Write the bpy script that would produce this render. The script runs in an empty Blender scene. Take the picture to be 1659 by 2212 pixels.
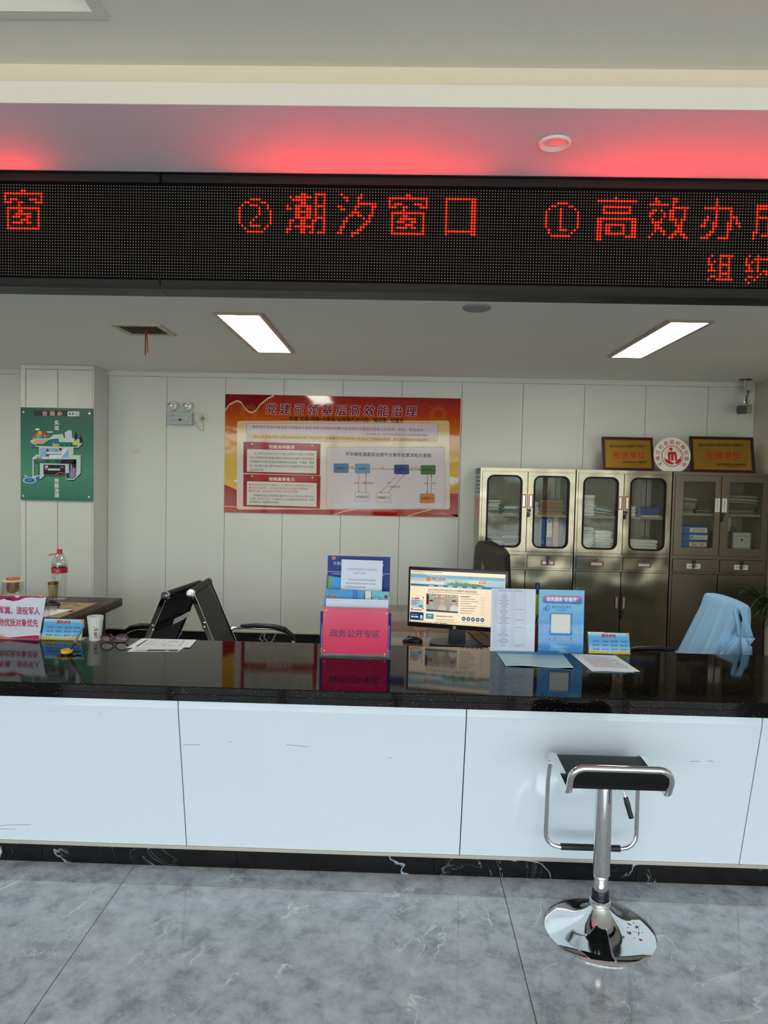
import bpy, bmesh, math, random
from mathutils import Vector, Matrix
random.seed(7)
S = bpy.context.scene
COL = S.collection
PI = math.pi
def lin(c):
    return tuple((x/255/12.92 if x/255 <= .04045 else ((x/255+.055)/1.055)**2.4) for x in c[:3])
# ---------------------------------------------------------------- camera
cd = bpy.data.cameras.new('camera'); cam = bpy.data.objects.new('camera', cd); COL.objects.link(cam)
pitch, roll, yaw = 0.04386, 0.02177, 0.02297
fw = Vector((-math.sin(yaw)*math.cos(pitch), math.cos(yaw)*math.cos(pitch), -math.sin(pitch)))
rt = Vector((math.cos(yaw), math.sin(yaw), 0)); up = rt.cross(fw)
r2 = rt*math.cos(roll)+up*math.sin(roll); u2 = up*math.cos(roll)-rt*math.sin(roll)
cam.matrix_world = Matrix(((r2.x, u2.x, -fw.x, 0), (r2.y, u2.y, -fw.y, 0), (r2.z, u2.z, -fw.z, 1.65), (0, 0, 0, 1)))
cd.sensor_fit = 'VERTICAL'; cd.sensor_height = 36.0; cd.lens = 1534/2212*36.0
cd.clip_start = .05; cd.clip_end = 100
S.camera = cam
# ---------------------------------------------------------------- exposure, world, lights
S.view_settings.view_transform = 'Standard'; S.view_settings.look = 'None'
S.view_settings.exposure = 0.0; S.view_settings.gamma = 1.0; S.view_settings.use_curve_mapping = False
PANEL_POWER = 20.0         # office ceiling panels (emission strength)
DAY = 9.0                  # daylight outside the hall windows
LED_R = 160.0
w = bpy.data.worlds.new('world'); S.world = w; w.use_nodes = True
nt = w.node_tree; nt.nodes.clear(); w.cycles.sampling_method = 'MANUAL'; w.cycles.sample_map_resolution = 512
wo = nt.nodes.new('ShaderNodeOutputWorld'); bg = nt.nodes.new('ShaderNodeBackground')
tc = nt.nodes.new('ShaderNodeTexCoord'); sx = nt.nodes.new('ShaderNodeSeparateXYZ'); rp = nt.nodes.new('ShaderNodeValToRGB')
nt.links.new(tc.outputs['Generated'], sx.inputs[0])
mp = nt.nodes.new('ShaderNodeMapRange'); mp.inputs[1].default_value = -1; mp.inputs[2].default_value = 1
nt.links.new(sx.outputs[2], mp.inputs[0]); nt.links.new(mp.outputs[0], rp.inputs[0])
els = rp.color_ramp.elements                                               # paving, a belt of trees and buildings, bright hazy sky
els[0].position = 0.0; els[0].color = (.40, .41, .40, 1)
els[1].position = 1.0; els[1].color = (.72, .86, 1.0, 1)
for p_, c_ in ((.478, (.5, .5, .485, 1)), (.490, (.13, .15, .12, 1)), (.508, (.11, .14, .10, 1)), (.525, (.55, .62, .62, 1)), (.545, (.92, .97, 1.0, 1))):
    e_ = els.new(p_); e_.color = c_
wn = nt.nodes.new('ShaderNodeTexNoise'); wn.inputs['Scale'].default_value = 9; wn.inputs['Detail'].default_value = 6; wn.inputs['Roughness'].default_value = .65
wm = nt.nodes.new('ShaderNodeMapping'); wm.inputs['Scale'].default_value = (1, 1, 1.6); nt.links.new(tc.outputs['Generated'], wm.inputs[0]); nt.links.new(wm.outputs[0], wn.inputs['Vector'])
wd_ = nt.nodes.new('ShaderNodeMath'); wd_.operation = 'MULTIPLY_ADD'; wd_.inputs[1].default_value = .13; wd_.inputs[2].default_value = -.065; nt.links.new(wn.outputs['Fac'], wd_.inputs[0])
wa_ = nt.nodes.new('ShaderNodeMath'); wa_.operation = 'ADD'; nt.links.new(mp.outputs[0], wa_.inputs[0]); nt.links.new(wd_.outputs[0], wa_.inputs[1]); nt.links.new(wa_.outputs[0], rp.inputs[0])
nt.links.new(rp.outputs[0], bg.inputs[0]); bg.inputs[1].default_value = DAY
nt.links.new(bg.outputs[0], wo.inputs[0])
WIN = (-4.9, 4.9, .04, 2.82, -4.5)         # hall window band: x0, x1, z0, z1, y
ld = bpy.data.lights.new('daylight_portal', 'AREA'); ld.shape = 'RECTANGLE'; ld.size = WIN[1]-WIN[0]; ld.size_y = WIN[3]-WIN[2]
ld.cycles.is_portal = True
lo = bpy.data.objects.new('daylight_portal', ld); COL.objects.link(lo)
lo.location = ((WIN[0]+WIN[1])/2, WIN[4]-.12, (WIN[2]+WIN[3])/2); lo.rotation_euler = (PI/2, 0, 0)   # faces +Y, into the hall
# ---------------------------------------------------------------- materials
MATS = {}
def mat(name, c, rough=.5, metal=0, emit=0, spec=.5, noise=None, bump=None, coat=0, alpha=None):
    if name in MATS: return MATS[name]
    m = bpy.data.materials.new(name); m.use_nodes = True; MATS[name] = m
    n = m.node_tree.nodes; l = m.node_tree.links; b = n['Principled BSDF']
    col = lin(c); b.inputs['Base Color'].default_value = (*col, 1)
    b.inputs['Roughness'].default_value = rough; b.inputs['Metallic'].default_value = metal
    b.inputs['Specular IOR Level'].default_value = spec
    if coat: b.inputs['Coat Weight'].default_value = coat; b.inputs['Coat Roughness'].default_value = .03
    if emit:
        b.inputs['Emission Color'].default_value = (*col, 1); b.inputs['Emission Strength'].default_value = emit
    if noise:       # (scale, amount): value mottling of the base colour
        t = n.new('ShaderNodeTexCoord'); x = n.new('ShaderNodeTexNoise'); x.inputs['Scale'].default_value = noise[0]; x.inputs['Detail'].default_value = 4
        r = n.new('ShaderNodeValToRGB'); k = noise[1]
        r.color_ramp.elements[0].position = .3; r.color_ramp.elements[1].position = .7
        r.color_ramp.elements[0].color = (*[v*(1-k) for v in col], 1); r.color_ramp.elements[1].color = (*[min(1, v*(1+k)) for v in col], 1)
        l.new(t.outputs['Object'], x.inputs['Vector']); l.new(x.outputs['Fac'], r.inputs[0]); l.new(r.outputs[0], b.inputs['Base Color'])
    if bump:        # (scale, strength, distance)
        t = n.new('ShaderNodeTexCoord'); x = n.new('ShaderNodeTexNoise'); x.inputs['Scale'].default_value = bump[0]; x.inputs['Detail'].default_value = 2
        bp = n.new('ShaderNodeBump'); bp.inputs['Strength'].default_value = bump[1]; bp.inputs['Distance'].default_value = bump[2]
        l.new(t.outputs['Object'], x.inputs['Vector']); l.new(x.outputs['Fac'], bp.inputs['Height']); l.new(bp.outputs[0], b.inputs['Normal'])
    return m
def glassmat(name, c=(255, 255, 255), refl=1.0, rough=.0):
    if name in MATS: return MATS[name]
    m = bpy.data.materials.new(name); m.use_nodes = True; MATS[name] = m
    n = m.node_tree.nodes; l = m.node_tree.links; n.remove(n['Principled BSDF'])
    o = n['Material Output']; mx = n.new('ShaderNodeMixShader'); t = n.new('ShaderNodeBsdfTransparent'); g = n.new('ShaderNodeBsdfGlossy')
    lw = n.new('ShaderNodeLayerWeight'); lw.inputs[0].default_value = .5; pw = n.new('ShaderNodeMath'); pw.operation = 'POWER'; pw.inputs[1].default_value = 4.5
    f = n.new('ShaderNodeMath'); f.operation = 'MULTIPLY_ADD'; f.inputs[1].default_value = .75; f.inputs[2].default_value = .045; l.new(lw.outputs['Facing'], pw.inputs[0]); l.new(pw.outputs[0], f.inputs[0])
    mu = n.new('ShaderNodeMath'); mu.operation = 'MULTIPLY'; mu.inputs[1].default_value = refl; mu.use_clamp = True
    t.inputs[0].default_value = (*lin(c), 1); g.inputs[0].default_value = (1, 1, 1, 1); g.inputs[1].default_value = rough
    l.new(f.outputs[0], mu.inputs[0]); l.new(mu.outputs[0], mx.inputs[0]); l.new(t.outputs[0], mx.inputs[1]); l.new(g.outputs[0], mx.inputs[2]); l.new(mx.outputs[0], o.inputs[0])
    return m
def ramp_mat(name, axis, stops, z0, z1, rough=.3):
    """a printed colour gradient along an object axis"""
    m = bpy.data.materials.new(name); m.use_nodes = True; MATS[name] = m
    n = m.node_tree.nodes; l = m.node_tree.links; b = n['Principled BSDF']; b.inputs['Roughness'].default_value = rough
    t = n.new('ShaderNodeTexCoord'); s = n.new('ShaderNodeSeparateXYZ'); q = n.new('ShaderNodeMapRange'); r = n.new('ShaderNodeValToRGB')
    q.inputs[1].default_value = z0; q.inputs[2].default_value = z1
    l.new(t.outputs['Object'], s.inputs[0]); l.new(s.outputs[axis], q.inputs[0]); l.new(q.outputs[0], r.inputs[0]); l.new(r.outputs[0], b.inputs['Base Color'])
    e = r.color_ramp.elements
    e[0].position, e[0].color = stops[0][0], (*lin(stops[0][1]), 1); e[1].position, e[1].color = stops[-1][0], (*lin(stops[-1][1]), 1)
    for p, c in stops[1:-1]:
        k = e.new(p); k.color = (*lin(c), 1)
    return m
def marble(name, base, dark, light, vein, scale=1.0, rough=.12, veinw=.012, cloud=.6, bumpy=0):
    m = bpy.data.materials.new(name); m.use_nodes = True; MATS[name] = m
    n = m.node_tree.nodes; l = m.node_tree.links; b = n['Principled BSDF']; b.inputs['Roughness'].default_value = rough
    t = n.new('ShaderNodeTexCoord'); mpn = n.new('ShaderNodeMapping'); mpn.inputs['Rotation'].default_value = (0, .5, .6); l.new(t.outputs['Object'], mpn.inputs[0])
    a = n.new('ShaderNodeTexNoise'); a.inputs['Scale'].default_value = 2.6*scale; a.inputs['Detail'].default_value = 9; a.inputs['Roughness'].default_value = .74; a.inputs['Distortion'].default_value = .15
    l.new(mpn.outputs[0], a.inputs['Vector'])
    r = n.new('ShaderNodeValToRGB'); l.new(a.outputs['Fac'], r.inputs[0]); e = r.color_ramp.elements
    e[0].position, e[0].color = .5-.2*cloud, (*lin(dark), 1); e[1].position, e[1].color = .5+.22*cloud, (*lin(light), 1)
    k = e.new(.5); k.color = (*lin(base), 1)
    prev = r.outputs[0]
    for i, (sc, wd, st) in enumerate(((.9, veinw, 1.0), (2.3, veinw*.5, .6))):
        d = n.new('ShaderNodeTexNoise'); d.inputs['Scale'].default_value = sc*scale; d.inputs['Detail'].default_value = 5; d.inputs['Roughness'].default_value = .55; d.inputs['Distortion'].default_value = .6
        mm = n.new('ShaderNodeMapping'); mm.inputs['Location'].default_value = (3.1*i, 1.7, 5*i); mm.inputs['Scale'].default_value = (1, .45, 1); l.new(mpn.outputs[0], mm.inputs[0]); l.new(mm.outputs[0], d.inputs['Vector'])
        s = n.new('ShaderNodeMath'); s.operation = 'SUBTRACT'; s.inputs[1].default_value = .5; l.new(d.outputs['Fac'], s.inputs[0])
        ab = n.new('ShaderNodeMath'); ab.operation = 'ABSOLUTE'; l.new(s.outputs[0], ab.inputs[0])
        q = n.new('ShaderNodeMapRange'); q.inputs[1].default_value = 0; q.inputs[2].default_value = wd; q.inputs[3].default_value = st; q.inputs[4].default_value = 0; l.new(ab.outputs[0], q.inputs[0])
        g = n.new('ShaderNodeTexNoise'); g.inputs['Scale'].default_value = 1.7*scale; l.new(mm.outputs[0], g.inputs['Vector'])
        gm = n.new('ShaderNodeMapRange'); gm.inputs[1].default_value = .48; gm.inputs[2].default_value = .64; l.new(g.outputs['Fac'], gm.inputs[0])
        mu = n.new('ShaderNodeMath'); mu.operation = 'MULTIPLY'; l.new(q.outputs[0], mu.inputs[0]); l.new(gm.outputs[0], mu.inputs[1])
        mx = n.new('ShaderNodeMix'); mx.data_type = 'RGBA'; l.new(mu.outputs[0], mx.inputs[0]); l.new(prev, mx.inputs[6]); mx.inputs[7].default_value = (*lin(vein), 1)
        prev = mx.outputs[2]
    l.new(prev, b.inputs['Base Color'])
    return m
def speckle(name, base, fleck, rough=.06):
    m = bpy.data.materials.new(name); m.use_nodes = True; MATS[name] = m
    n = m.node_tree.nodes; l = m.node_tree.links; b = n['Principled BSDF']; b.inputs['Roughness'].default_value = rough; b.inputs['Specular IOR Level'].default_value = .14
    t = n.new('ShaderNodeTexCoord'); v = n.new('ShaderNodeTexVoronoi'); v.inputs['Scale'].default_value = 150; l.new(t.outputs['Object'], v.inputs['Vector'])
    a = n.new('ShaderNodeMath'); a.operation = 'LESS_THAN'; a.inputs[1].default_value = .2; l.new(v.outputs['Distance'], a.inputs[0])
    s = n.new('ShaderNodeSeparateColor'); l.new(v.outputs['Color'], s.inputs[0])
    c = n.new('ShaderNodeMath'); c.operation = 'GREATER_THAN'; c.inputs[1].default_value = .80; l.new(s.outputs[0], c.inputs[0])
    mu = n.new('ShaderNodeMath'); mu.operation = 'MULTIPLY'; l.new(a.outputs[0], mu.inputs[0]); l.new(c.outputs[0], mu.inputs[1])
    mx = n.new('ShaderNodeMix'); mx.data_type = 'RGBA'; l.new(mu.outputs[0], mx.inputs[0]); mx.inputs[6].default_value = (*lin(base), 1); mx.inputs[7].default_value = (*lin(fleck), 1)
    l.new(mx.outputs[2], b.inputs['Base Color'])
    return m
def brushed(name, c, rough=.25, wave=.0, wscale=3.0, streak=.0):
    m = bpy.data.materials.new(name); m.use_nodes = True; MATS[name] = m
    n = m.node_tree.nodes; l = m.node_tree.links; b = n['Principled BSDF']; b.inputs['Metallic'].default_value = 1
    b.inputs['Base Color'].default_value = (*lin(c), 1)
    t = n.new('ShaderNodeTexCoord')
    mpn = n.new('ShaderNodeMapping'); mpn.inputs['Scale'].default_value = (60, 60, 1.2) if streak else (3, 3, 3); l.new(t.outputs['Object'], mpn.inputs[0])
    x = n.new('ShaderNodeTexNoise'); x.inputs['Scale'].default_value = 2; x.inputs['Detail'].default_value = 4; l.new(mpn.outputs[0], x.inputs['Vector'])
    q = n.new('ShaderNodeMapRange'); q.inputs[3].default_value = rough*.7; q.inputs[4].default_value = rough*1.3; l.new(x.outputs['Fac'], q.inputs[0]); l.new(q.outputs[0], b.inputs['Roughness'])
    if wave:
        y = n.new('ShaderNodeTexNoise'); y.inputs['Scale'].default_value = wscale; y.inputs['Detail'].default_value = 1; l.new(t.outputs['Object'], y.inputs['Vector'])
        bp = n.new('ShaderNodeBump'); bp.inputs['Strength'].default_value = 1; bp.inputs['Distance'].default_value = wave; l.new(y.outputs['Fac'], bp.inputs['Height']); l.new(bp.outputs[0], b.inputs['Normal'])
    return m
# ---------------------------------------------------------------- mesh builder
class MB:
    def __init__(s): s.v = []; s.f = []; s.m = []; s.mats = []; s.M = None
    def mi(s, m):
        if m not in s.mats: s.mats.append(m)
        return s.mats.index(m)
    def add(s, vs, fs, m):
        k = len(s.v); i = s.mi(m)
        s.v += [tuple(s.M @ Vector(p)) if s.M else tuple(p) for p in vs]
        s.f += [tuple(a+k for a in f) for f in fs]; s.m += [i]*len(fs)
        return s
    def box(s, x0, y0, z0, x1, y1, z1, m, bev=0, seg=2):
        if not bev:
            return s.add([(x0, y0, z0), (x1, y0, z0), (x1, y1, z0), (x0, y1, z0), (x0, y0, z1), (x1, y0, z1), (x1, y1, z1), (x0, y1, z1)],
                  [(3, 2, 1, 0), (4, 5, 6, 7), (0, 1, 5, 4), (1, 2, 6, 5), (2, 3, 7, 6), (3, 0, 4, 7)], m)
        bm = bmesh.new(); bmesh.ops.create_cube(bm, size=1)
        for v in bm.verts: v.co = Vector(((x0+x1)/2+v.co.x*(x1-x0), (y0+y1)/2+v.co.y*(y1-y0), (z0+z1)/2+v.co.z*(z1-z0)))
        bmesh.ops.bevel(bm, geom=bm.edges[:], offset=bev, segments=seg, profile=.5, affect='EDGES')
        bm.verts.index_update()
        s.add([v.co[:] for v in bm.verts], [[v.index for v in f.verts] for f in bm.faces], m); bm.free(); return s
    def prism(s, poly, z0, z1, m):
        n = len(poly); a = sum(poly[i][0]*poly[(i+1) % n][1]-poly[(i+1) % n][0]*poly[i][1] for i in range(n))
        if a < 0: poly = poly[::-1]
        return s.add([(x, y, z0) for x, y in poly]+[(x, y, z1) for x, y in poly],
              [tuple(range(n))[::-1], tuple(range(n, 2*n))]+[(i, (i+1) % n, n+(i+1) % n, n+i) for i in range(n)], m)
    def ring(s, outer, inner, z0, z1, m):
        n = len(outer)
        vs = [(x, y, z) for z in (z0, z1) for P in (outer, inner) for x, y in P]
        fs = []
        for i in range(n):
            j = (i+1) % n
            fs += [(2*n+i, 2*n+j, 3*n+j, 3*n+i), (i, n+i, n+j, j), (i, j, 2*n+j, 2*n+i), (n+j, n+i, 3*n+i, 3*n+j)]
        return s.add(vs, fs, m)
    def cyl(s, p0, p1, r0, m, r1=None, n=20, caps=True):
        r1 = r0 if r1 is None else r1
        p0 = Vector(p0); p1 = Vector(p1); d = (p1-p0).normalized()
        a = d.orthogonal().normalized(); b = d.cross(a)
        vs = [p0+(a*math.cos(t)+b*math.sin(t))*r0 for t in (2*PI*i/n for i in range(n))]+[p1+(a*math.cos(t)+b*math.sin(t))*r1 for t in (2*PI*i/n for i in range(n))]
        fs = [(i, (i+1) % n, n+(i+1) % n, n+i) for i in range(n)]
        if caps: fs += [tuple(range(n))[::-1], tuple(range(n, 2*n))]
        return s.add([v[:] for v in vs], fs, m)
    def tube(s, pts, r, m, n=10, closed=False, flat=None):
        pts = [Vector(p) for p in pts]; N = len(pts); vs = []; a = None
        for i, p in enumerate(pts):
            d = (pts[(i+1) % N]-pts[i-1]) if closed else (pts[min(i+1, N-1)]-pts[max(i-1, 0)])
            d.normalize()
            a = (d.orthogonal() if a is None else (a-d*a.dot(d))).normalized(); b = d.cross(a)
            rr = r[i] if isinstance(r, (list, tuple)) else r
            for k in range(n):
                t = 2*PI*k/n; vs.append((p+(a*math.cos(t)+b*math.sin(t))*rr)[:])
        fs = []
        for i in range(N if closed else N-1):
            j = (i+1) % N
            fs += [(i*n+k, i*n+(k+1) % n, j*n+(k+1) % n, j*n+k) for k in range(n)]
        if not closed: fs += [tuple(range(n))[::-1], tuple(range((N-1)*n, N*n))]
        return s.add(vs, fs, m)
    def sweep(s, pts, prof, side, m, closed=False):
        """profile (a,b) swept along pts; side = fixed direction for the a axis"""
        pts = [Vector(p) for p in pts]; N = len(pts); n = len(prof); vs = []; side = Vector(side)
        for i, p in enumerate(pts):
            d = (pts[min(i+1, N-1)]-pts[max(i-1, 0)]).normalized(); b = d.cross(side).normalized()
            vs += [(p+side*u+b*v)[:] for u, v in prof]
        fs = []
        for i in range(N-1): fs += [(i*n+k, i*n+(k+1) % n, (i+1)*n+(k+1) % n, (i+1)*n+k) for k in range(n)]
        fs += [tuple(range(n))[::-1], tuple(range((N-1)*n, N*n))]
        return s.add(vs, fs, m)
    def lathe(s, prof, m, c=(0, 0, 0), n=28, close=False):
        vs = []; k = len(prof)
        for i in range(n):
            t = 2*PI*i/n; vs += [(c[0]+r*math.cos(t), c[1]+r*math.sin(t), c[2]+z) for r, z in prof]
        fs = [(i*k+j, ((i+1) % n)*k+j, ((i+1) % n)*k+j+1, i*k+j+1) for i in range(n) for j in range(k-1)]
        return s.add(vs, fs, m)
    def grid(s, nx, ny, fn, m, wrap=False):
        vs = [fn(i/(nx if wrap else nx-1), j/(ny-1)) for j in range(ny) for i in range(nx)]
        fs = [(j*nx+i, j*nx+(i+1) % nx, (j+1)*nx+(i+1) % nx, (j+1)*nx+i) for j in range(ny-1) for i in range(nx if wrap else nx-1)]
        return s.add(vs, fs, m)
    def build(s, name, parent=None, smooth=35, solid=0, sub=0):
        me = bpy.data.meshes.new(name); me.from_pydata(s.v, [], s.f)
        for m in s.mats: me.materials.append(m)
        me.polygons.foreach_set('material_index', s.m); me.update()
        if smooth:
            me.polygons.foreach_set('use_smooth', [True]*len(me.polygons)); me.set_sharp_from_angle(angle=math.radians(smooth))
        o = bpy.data.objects.new(name, me); COL.objects.link(o)
        if parent: o.parent = parent
        if solid:
            md = o.modifiers.new('solid', 'SOLIDIFY'); md.thickness = solid; md.offset = 0
        if sub:
            md = o.modifiers.new('sub', 'SUBSURF'); md.levels = sub; md.render_levels = sub
        return o
def tag(o, label, cat, group=None, kind=None):
    if label: o['label'] = label
    if cat: o['category'] = cat
    if group: o['group'] = group
    if kind: o['kind'] = kind
    return o
def thing(name, label, cat, loc=(0, 0, 0), rz=0, group=None):
    o = bpy.data.objects.new(name, None); COL.objects.link(o); o.location = loc; o.rotation_euler = (0, 0, rz); o.empty_display_size = .1
    return tag(o, label, cat, group)
def struct(name, mb, smooth=35):
    o = mb.build(name, None, smooth); o['kind'] = 'structure'; return o
def copy_tree(o, parent=None):
    c = o.copy(); COL.objects.link(c)
    if parent: c.parent = parent
    for ch in list(o.children): copy_tree(ch, c)
    return c
def rrect(x0, y0, x1, y1, r, n=6):
    P = []
    for cx, cy, a in ((x1-r, y1-r, 0), (x0+r, y1-r, PI/2), (x0+r, y0+r, PI), (x1-r, y0+r, 1.5*PI)):
        P += [(cx+r*math.cos(a+PI/2*i/n), cy+r*math.sin(a+PI/2*i/n)) for i in range(n+1)]
    return P
def frame_m(o, x, y):
    """matrix with origin o, x axis x, y axis y, z = x cross y"""
    x = Vector(x).normalized(); y = Vector(y).normalized(); z = x.cross(y)
    return Matrix(((x.x, y.x, z.x, o[0]), (x.y, y.y, z.y, o[1]), (x.z, y.z, z.z, o[2]), (0, 0, 0, 1)))
FRONT = lambda x, y, z: frame_m((x, y, z), (1, 0, 0), (0, 0, 1))     # local x right, y up, z towards the hall (-Y)
# ---------------------------------------------------------------- printing
GL = {}
def glyphs(s, bold=0, shear=0, sp=1.0):
    k = (s, bold, shear, sp)
    if k in GL: return GL[k]
    c = bpy.data.curves.new('t', 'FONT'); c.body = s; c.size = 1; c.offset = bold; c.shear = shear; c.space_character = sp
    c.resolution_u = 2; c.fill_mode = 'FRONT'
    o = bpy.data.objects.new('t', c); me = o.to_mesh()
    vs = [tuple(v.co[:2]) for v in me.vertices]; fs = [tuple(p.vertices) for p in me.polygons]
    o.to_mesh_clear(); bpy.data.objects.remove(o); bpy.data.curves.remove(c)
    xs = [v[0] for v in vs] or [0]; GL[k] = (vs, fs, min(xs), max(xs)); return GL[k]
def quad_map(TL, TR, BR, BL, wd, ht):
    def f(x, y):
        u = v = .5
        for _ in range(6):
            xl = TL[0]+(BL[0]-TL[0])*v; xr = TR[0]+(BR[0]-TR[0])*v; u = (x-xl)/(xr-xl)
            yt = TL[1]+(TR[1]-TL[1])*u; yb = BL[1]+(BR[1]-BL[1])*u; v = (y-yt)/(yb-yt)
        return (u*wd, (1-v)*ht)
    f.s = wd/(TR[0]-TL[0]); return f
def rect_map(x0, y0, x1, y1, wd, ht):
    f = lambda x, y: ((x-x0)/(x1-x0)*wd, (y1-y)/(y1-y0)*ht)
    f.s = wd/(x1-x0); return f
class Print(MB):
    """flat printing laid over a board, in layout units through fm"""
    def __init__(s, fm, gloss=.3, emit=0, eps=.0003):
        super().__init__(); s.fm = fm; s.g = gloss; s.e = emit; s.eps = eps
    def pm(s, c):
        if not isinstance(c, tuple): return c
        return mat('print_%d_%d_%d_%s_%s' % (*c, s.g, s.e), c, s.g, emit=s.e, spec=.28)
    def poly(s, pts, c, L=1):
        q = [s.fm(*p) for p in pts]; n = len(q)
        a = sum(q[i][0]*q[(i+1) % n][1]-q[(i+1) % n][0]*q[i][1] for i in range(n))
        if a < 0: q = q[::-1]
        s.add([(x, y, L*s.eps) for x, y in q], [tuple(range(n))], s.pm(c)); return s
    def rect(s, x0, y0, x1, y1, c, L=1): return s.poly([(x0, y0), (x1, y0), (x1, y1), (x0, y1)], c, L)
    def rr(s, x0, y0, x1, y1, r, c, L=1): return s.poly(rrect(x0, y0, x1, y1, r, 5), c, L)
    def ell(s, cx, cy, rx, ry, c, L=1, n=20): return s.poly([(cx+rx*math.cos(2*PI*i/n), cy+ry*math.sin(2*PI*i/n)) for i in range(n)], c, L)
    def line(s, x0, y0, x1, y1, wd, c, L=1):
        d = math.hypot(x1-x0, y1-y0) or 1; a, b = -(y1-y0)/d*wd/2, (x1-x0)/d*wd/2
        return s.poly([(x0+a, y0+b), (x1+a, y1+b), (x1-a, y1-b), (x0-a, y0-b)], c, L)
    def path(s, pts, wd, c, L=1):
        for a, b in zip(pts, pts[1:]): s.line(*a, *b, wd, c, L)
        return s
    def box_line(s, x0, y0, x1, y1, wd, c, L=1): return s.path([(x0, y0), (x1, y0), (x1, y1), (x0, y1), (x0, y0)], wd, c, L)
    def arrow(s, x0, y0, x1, y1, wd, c, L=1):
        s.line(x0, y0, x1, y1, wd, c, L); d = math.hypot(x1-x0, y1-y0); ux, uy = (x1-x0)/d, (y1-y0)/d; k = wd*4
        return s.poly([(x1, y1), (x1-ux*k-uy*k*.5, y1-uy*k+ux*k*.5), (x1-ux*k+uy*k*.5, y1-uy*k-ux*k*.5)], c, L)
    def text(s, t, x, y, h, c, L=2, align='c', bold=0, shear=0, sp=1.0, wd=None, rot=0, slope=0):
        """x, y: centre (or left end) of the line in layout units, h: cell height, wd: fit to this width"""
        vs, fs, a, b = glyphs(t, 0, shear, sp)
        if not vs: return s
        k = h; kx = (wd/(b-a)) if wd else h
        ox = -(a+b)/2 if align == 'c' else -a
        cs, sn = math.cos(rot), math.sin(rot)
        for lay, (dx, dy) in enumerate(((0, 0),) if not bold else ((-bold, -bold), (bold, -bold), (-bold, bold), (bold, bold))):   # heavier strokes: the glyph laid over itself
            q = []
            for vx, vy in vs:
                px, py = (vx+dx+ox)*kx, (vy+dy-.38)*k
                px, py = px*cs-py*sn, px*sn+py*cs
                q.append((*s.fm(x+px, y-py+px*slope), (L+.2*lay)*s.eps))
            s.add(q, fs, s.pm(c))
        return s
    def dashes(s, x0, x1, y, h, c, L=1, fill=.85, unit=None, slope=0):
        """a line of writing too small to read"""
        u = unit or h; x = x0
        while x < x1-u*.3:
            e = min(x1, x+u*random.uniform(.6, 3.2))
            s.poly([(x, y-h/2+(x-x0)*slope), (e, y-h/2+(e-x0)*slope), (e, y+h/2+(e-x0)*slope), (x, y+h/2+(x-x0)*slope)], c, L); x = e+u*(1-fill)*random.uniform(.6, 2.4)
        return s
# ================================================================ materials in common
WALLP = mat('wall_panel', (214, 215, 210), .42, noise=(.8, .02))
SEAM = mat('seam_shadow_gap', (120, 119, 113), .7)
WHITE = mat('white_paint', (225, 221, 212), .7, noise=(1.5, .015))
CEIL = mat('ceiling_paint', (238, 238, 234), .8, noise=(.7, .015))
CREAM = mat('cream_paint', (234, 225, 213), .7, noise=(1.2, .01))
LAQ = mat('white_lacquer', (218, 229, 240), .16, noise=(.9, .012), coat=.3)
BLACKM = marble('black_marble', (8, 8, 10), (4, 4, 6), (16, 16, 19), (190, 200, 215), 1.6, .15, .006, .8)
GREYM = marble('grey_marble', (171, 175, 182), (132, 137, 143), (196, 200, 206), (214, 217, 221), 3.8, .06, .009, .72)
GROUT = mat('grout', (70, 64, 58), .8)
GRANITE = speckle('black_granite', (11, 10, 12), (176, 122, 50))
ALU = mat('anodised_trim', (205, 195, 182), .35, .6)
CHROME = mat('chrome', (225, 226, 228), .06, 1)
BLACKP = mat('black_plastic', (18, 19, 24), .38)
LEATHER = mat('black_leather', (11, 11, 12), .5, spec=.3, bump=(90, .15, .002))
STEEL = brushed('stainless_steel', (152, 142, 124), .2, .022, 3.2)
STEELB = brushed('brushed_steel', (118, 108, 96), .36, .004, 3.0, streak=1)
STEELIN = mat('cabinet_inside', (140, 128, 112), .55, .1)
COPPER = mat('copper_trim', (132, 84, 56), .3, .7)
GLASS = glassmat('clear_glass', (250, 252, 250), .9)
DGLASS = glassmat('cabinet_glass', (244, 244, 240), .55)
ACRYL = glassmat('clear_acrylic', (246, 250, 252), 1.2)
DESKW = mat('dark_walnut', (46, 29, 26), .34, spec=.15, noise=(6, .2))
DESKB = mat('brown_veneer', (112, 84, 72), .16, noise=(4, .12))
PAPER = mat('white_paper', (236, 239, 246), .6)
# ================================================================ setting
m = MB()                                                                   # floor tiles over grout
m.box(-5.2, -4.7, -.05, 5.2, 6.4, -.002, GROUT)
tx, ty, g = 1.545, .8, .0015
i0 = -3
for i in range(i0, 4):
    for j in range(-10, 6):
        x0 = -1.092+i*tx; y0 = 2.781+j*ty
        a, b, c_, d = max(-5.2, x0+g), max(-4.7, y0+g), min(5.2, x0+tx-g), min(6.4, y0+ty-g)
        if c_ > a and d > b: m.box(a, b, -.002, c_, d, 0, GREYM)
struct('floor', m, 0)
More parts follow.
